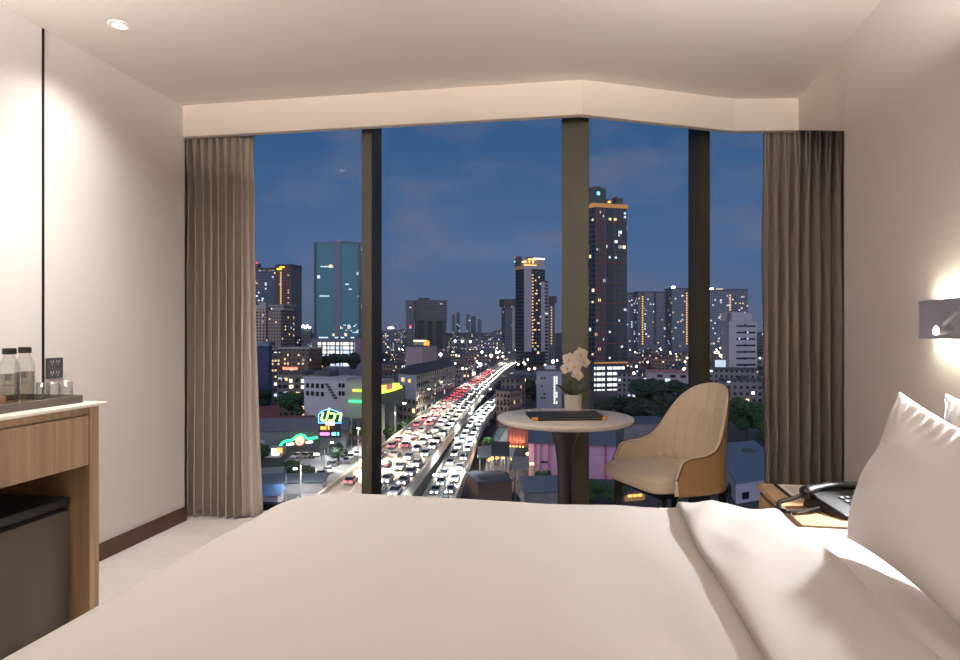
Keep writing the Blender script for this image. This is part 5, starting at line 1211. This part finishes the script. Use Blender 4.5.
# ---- trees
M_fol = pm('foliage_dark', '26352a', .9, var=.35, vscale=.8); M_fol2 = pm('foliage_green', '2f4a2c', .9, var=.3, vscale=.8)
def tree(name, label, px, d, w_, h_, trunk, mat, seed, group=None, n=9, squash=.8):
    c = at(px, d); FOOT.append([Vector((c.x + w_ * .6 * math.cos(k), c.y + w_ * .6 * math.sin(k))) for k in [i * math.pi / 4 for i in range(8)]]); t = thing(name, label, 'tree', (c.x, c.y, ZG), group=group); rr = random.Random(seed)
    MB().tube([(c.x, c.y, ZG), (c.x + .3, c.y, ZG + trunk * .6), (c.x, c.y, ZG + trunk + h_ * .3)], [.45, .35, .15], 8).build('trunk', M_trunk, t)
    bm = bmesh.new()
    for k in range(n):
        q = Vector((rr.uniform(-.5, .5) * w_ * .62, rr.uniform(-.5, .5) * w_ * .62, trunk + h_ * rr.uniform(.25, .78))); r_ = w_ * rr.uniform(.18, .29)
        g = bmesh.ops.create_icosphere(bm, subdivisions=4, radius=1.)
        for v in g['verts']:
            dv = v.co.normalized(); nn = noise.noise(dv * 2.2 + q) * .30 + noise.noise(dv * 6 + q) * .26 + noise.noise(dv * 14 + q) * .16
            v.co = q + Vector((dv.x, dv.y, dv.z * squash)) * r_ * (1 + nn)
    me = bpy.data.meshes.new('crown'); bm.to_mesh(me); bm.free(); me.materials.append(mat)
    o = bpy.data.objects.new('crown', me); COL.objects.link(o); o.parent = t; o['_w'] = (0, 0, 0)
    return t
for i, (px, d, w_, h_, tr, mt, lb) in enumerate((
        (650, 228, 15, 19, 7, 0, 'large dark tree left of the armchair back, behind the table edge'), (673, 252, 11, 16, 6, 0, 'dark tree between the big tree and the armchair back'), (694, 273, 11, 14, 6, 0, 'dark tree directly behind the armchair back'), (714, 290, 11, 12, 4, 0, 'dark tree right of the armchair top'), (634, 262, 9, 10, 4, 0, 'smaller dark tree under the tower car park'),
        (601, 255, 9, 9, 4, 0, 'dark tree just right of the window post above the table'), (620, 275, 10, 9, 4, 0, 'dark tree in front of the lit car park decks'), (725, 247, 11, 14, 3, 1, 'green tree between the armchair and the right curtain'), (746, 223, 11, 16, 3, 1, 'tall green hedge tree at the right curtain'), (764, 208, 7, 12, 3, 1, 'green bushy tree half behind the right curtain'),
        (524, 330, 12, 11, 5, 0, 'dark tree between the highway end and the pale grey block'), (515, 360, 11, 10, 5, 0, 'dark tree at the bend of the highway'), (531, 350, 10, 9, 4, 0, 'dark tree left of the pale grey block'),
        (326, 440, 10, 9, 14, 0, 'dark tree left in front of the lit parking podium'), (337, 430, 12, 10, 14, 0, 'dark tree in the middle in front of the lit parking podium'), (350, 425, 13, 12, 13, 0, 'dark tree right in front of the lit parking podium'),
        (292, 282, 13, 12, 3, 1, 'big dark green tree behind the red-roofed houses'), (299, 270, 4, 8, 3, 1, 'dark green tree left of the white apartment block'), (264, 305, 9, 10, 3, 0, 'dark tree near the left curtain above the red roofs'), (324, 250, 5, 7, 2, 1, 'small green-lit tree behind the neon sign'), (357, 222, 3.5, 6, 2, 1, 'small tree right of the neon sign'),
        (290, 178, 7, 3., .4, 1, 'low green shrubbery tree beside the parking lot'), (257, 194, 7, 5, 1, 1, 'low green tree at the left curtain below the parked cars'), (303, 170, 6, 4, 1, 1, 'small green tree at the edge of the street'), (338, 190, 5, 5, 2, 0, 'small dark street tree by the parked cars'),
        (497, 190, 6, 6, 2, 1, 'small tree in the garden above the dark billboard'), (487, 205, 6, 5, 2, 1, 'small tree between the ramp and the uplit facade'), (500, 153, 4, 5, 2, 1, 'small tree under the dark billboard'), (514, 142, 3, 4, 1, 1, 'low tree at the foot of the mid-grey billboard'), (543, 166, 4.5, 4, .5, 1, 'low shrub tree along the pink warehouse wall'), (566, 164, 4, 4, .5, 1, 'low shrub tree behind the table pedestal'),
        (594, 150, 6, 5, .5, 1, 'dark green shrub tree right of the table pedestal'), (616, 145, 5, 5, .5, 1, 'dark green shrub tree left of the armchair legs'), (463, 128, 4, 4, 1, 1, 'bright green roadside tree at the foot of the ramp'), (404, 225, 6, 6, 2, 1, 'small tree left of the highway below the long grey building'), (414, 240, 6, 6, 2, 1, 'small green tree near the corner of the long grey building'), (392, 215, 6, 6, 2, 1, 'small tree at the mullion left of the highway'), (464, 322, 5, 6, 3, 1, 'green-lit tree at the end of the long grey building'))):
    tree('tree', lb, px, d, w_, h_, tr, (M_fol, M_fol2)[mt], 100 + i, n=(9 if d < 300 else 6))

# ---- dense low-rise quarters: small buildings one by one
def lowrise(name, label, group, cells, seed, dr, hr, cols, lit=.14):
    rr = random.Random(seed)
    mats = [F('f_low%d_%d' % (seed, i), c, '2c3036', 2.8, 3., .5, .45, lit, 1.7, seed=seed * 3 + i) for i, c in enumerate(cols)]
    roofs = [M_roofd, M_concd, M_roofr, M_roofb]
    for (px0, px1, n, d0, d1) in cells:
        for k in range(n):
            for tries in range(60):
                px = px0 + (px1 - px0) * (k + rr.uniform(.0, 1.)) / n; d = rr.uniform(d0, d1); w_ = rr.uniform(*dr) * (1 - tries * .008); h_ = rr.uniform(*hr)
                c = at(px, d); yaw = rr.uniform(-.5, .5) + TH; u = Vector((math.cos(yaw), math.sin(yaw))); n_ = Vector((-u.y, u.x)); c2 = Vector((c.x, c.y)); dd = rr.uniform(.6, 1.) * w_
                fp = [c2 - u * w_ / 2 - n_ * dd / 2, c2 + u * w_ / 2 - n_ * dd / 2, c2 + u * w_ / 2 + n_ * dd / 2, c2 - u * w_ / 2 + n_ * dd / 2]
                if not clash([p + (p - c2) * .06 for p in fp]): break
            else: continue
            b = Bld(name, label, 'building', fp, ZG + h_, rr.choice(mats), group=group)
            b.parapet(.6, rr.choice(roofs), .3, 'roof')
            if rr.random() < .5: b.roofbox(rr.uniform(.2, .8), rr.uniform(.2, .7), w_ * .25, w_ * .2, 2.2, rr.choice(roofs), 'roof_shed')
lowrise('low_building', 'small low-rise city building in the dark quarter left of the highway', 'low-rise buildings left of the highway', [(380, 400, 3, 430, 520), (440, 470, 5, 420, 520), (380, 480, 12, 560, 700), (380, 500, 14, 720, 900), (384, 400, 3, 300, 380), (418, 444, 3, 470, 540)], 71, (13, 26), (7, 16), ('6a676c', '77706c', '54565e', '80787a'))
lowrise('low_building', 'small low-rise city building beyond the right tree, below the apartment slabs', 'low-rise buildings below the apartment slabs', [(628, 690, 9, 520, 640), (628, 690, 9, 380, 470), (706, 722, 3, 520, 640), (630, 690, 8, 680, 800)], 72, (10, 20), (8, 19), ('77727a', '8a7e7e', '62646c', '7c6a66'), .18)
lowrise('low_building', 'small low-rise city building near the beige towers behind the left curtain', 'low-rise buildings near the beige towers', [(272, 312, 5, 470, 560), (296, 314, 3, 600, 760)], 73, (12, 22), (8, 18), ('6a6158', '5c5a5c', '746a62'), .25)
lowrise('low_building', 'hazy low building on the far horizon of the city', 'low buildings on the far horizon', [(255, 310, 8, 1000, 1700), (382, 512, 26, 950, 1900), (625, 690, 8, 1000, 1600), (712, 760, 6, 1000, 1500)], 75, (22, 60), (16, 40), ('6c6f7c', '5d6270', '747380'), .2)
lowrise('low_building', 'small dark low-rise building between the highway and the gold-crowned tower', 'low-rise buildings under the gold-crowned tower', [(496, 560, 8, 420, 540), (512, 560, 5, 330, 400), (592, 627, 4, 520, 600)], 74, (12, 22), (7, 15), ('5e5c62', '6d6664', '50525a'), .12)
lowrise('low_building', 'low city building in the quarter past the stepped white building', 'low buildings past the stepped white building', [(705, 860, 16, 300, 520), (730, 960, 18, 480, 800), (780, 960, 8, 190, 300)], 76, (14, 28), (8, 24), ('77727a', '8a7e7e', '62646c', '7c6a66'), .12)
lowrise('low_building', 'low city building in the quarter hidden by the left curtain', 'low buildings behind the left curtain', [(60, 250, 16, 260, 480), (100, 250, 12, 480, 800)], 77, (14, 28), (8, 24), ('6a6158', '5c5a5c', '746a62'), .12)
rr = random.Random(5)
# small scattered lamps of the city
proto = None
for k in range(170):
    px = rr.choice((rr.uniform(270, 312), rr.uniform(382, 500), rr.uniform(382, 480), rr.uniform(496, 560), rr.uniform(630, 690), rr.uniform(714, 724)))
    d = rr.uniform(330, 900); p = at(px, d)
    if clash([p.xy + Vector(q) for q in ((-1, -1), (1, -1), (1, 1), (-1, 1))]): continue
    if proto is None:
        t = thing('street_lamp', 'tiny lit lamp among the distant low roofs', 'street lamp', (0, 0, 0), group='tiny lamps among the distant roofs')
        MB().tube([(0, 0, 0), (0, 0, 17)], .15, 5).build('pole', M_pole, t); MB().lathe([(0, 16.9), (.5, 17.2), (.7, 17.7), (.5, 18.2), (0, 18.5)], (0, 0, 0), 8).build('lamp_globe', em('city_lamp', 'ffe6bc', 9.), t); proto = t
    else: t = dup(proto, (0, 0, 0))
    t.location = (p.x, p.y, ZG - rr.uniform(0, 7))


# ================================================================= SKY, CAMERA, COLOUR MANAGEMENT
w = bpy.data.worlds.new('dusk_sky'); scene.world = w; w.use_nodes = True
nt = w.node_tree; nt.nodes.clear(); N = nt.nodes.new; L = nt.links.new
out = N('ShaderNodeOutputWorld'); bg = N('ShaderNodeBackground'); L(bg.outputs[0], out.inputs[0])
tc = N('ShaderNodeTexCoord'); sx = N('ShaderNodeSeparateXYZ'); L(tc.outputs['Generated'], sx.inputs[0])
rp = N('ShaderNodeValToRGB'); L(sx.outputs[2], rp.inputs[0])
els = rp.color_ramp.elements
for i, (p, c) in enumerate(((0.0, '525c72'), (.05, '4e5f7f'), (.13, '435e86'), (.27, '33557f'), (.6, '2a496f'), (1., '20395a'))):
    e = els[i] if i < 2 else els.new(p)
    e.position = p; e.color = lin(c)
mp = N('ShaderNodeMapping'); mp.inputs['Scale'].default_value = (3.2, 3.2, 8.5); mp.inputs['Location'].default_value = (.35, .2, .1); L(tc.outputs['Generated'], mp.inputs[0])
nz = N('ShaderNodeTexNoise'); nz.inputs['Scale'].default_value = 1.6; nz.inputs['Detail'].default_value = 7; nz.inputs['Roughness'].default_value = .55; L(mp.outputs[0], nz.inputs['Vector'])
cr2 = N('ShaderNodeValToRGB'); cr2.color_ramp.elements[0].position = .47; cr2.color_ramp.elements[1].position = .72
cr2.color_ramp.elements[0].color = (0, 0, 0, 1); cr2.color_ramp.elements[1].color = (.75, .75, .75, 1); L(nz.outputs[0], cr2.inputs[0])
mx = N('ShaderNodeMix'); mx.data_type = 'RGBA'; L(cr2.outputs[0], mx.inputs[0]); L(rp.outputs[0], mx.inputs[6]); mx.inputs[7].default_value = lin('61677f')
# glow added on the unseen side of the sky, brightening the facades
dt = N('ShaderNodeVectorMath'); dt.operation = 'DOT_PRODUCT'; L(tc.outputs['Generated'], dt.inputs[0]); dt.inputs[1].default_value = (.05, -.95, .25)
gr = N('ShaderNodeValToRGB'); gr.color_ramp.elements[0].position = .15; gr.color_ramp.elements[0].color = (0, 0, 0, 1); gr.color_ramp.elements[1].position = 1.; gr.color_ramp.elements[1].color = (.86, .84, .95, 1)
L(dt.outputs['Value'], gr.inputs[0])
ad = N('ShaderNodeMix'); ad.data_type = 'RGBA'; ad.blend_type = 'ADD'; ad.inputs[0].default_value = 1.; L(mx.outputs[2], ad.inputs[6]); L(gr.outputs[0], ad.inputs[7])
L(ad.outputs[2], bg.inputs[0]); bg.inputs[1].default_value = 1.

cam = bpy.data.cameras.new('camera'); cam.lens = 24.0; cam.sensor_width = 36; cam.clip_end = 20000; cam.clip_start = .05
co = bpy.data.objects.new('camera', cam); COL.objects.link(co); co.location = (0, 0, ZC); co.rotation_euler = (R(90), 0, TH)
scene.camera = co
for o in bpy.data.objects:
    if '_w' in o.keys(): del o['_w']
vs = scene.view_settings; vs.view_transform = 'Standard'; vs.look = 'None'; vs.gamma = 1; vs.use_curve_mapping = False; vs.exposure = .25
scene.cycles.max_bounces = 10; scene.cycles.diffuse_bounces = 5; scene.cycles.transparent_max_bounces = 16; scene.cycles.use_denoising = True
scene.cycles.sample_clamp_indirect = 6.
scene.cycles.caustics_reflective = False; scene.cycles.caustics_refractive = False
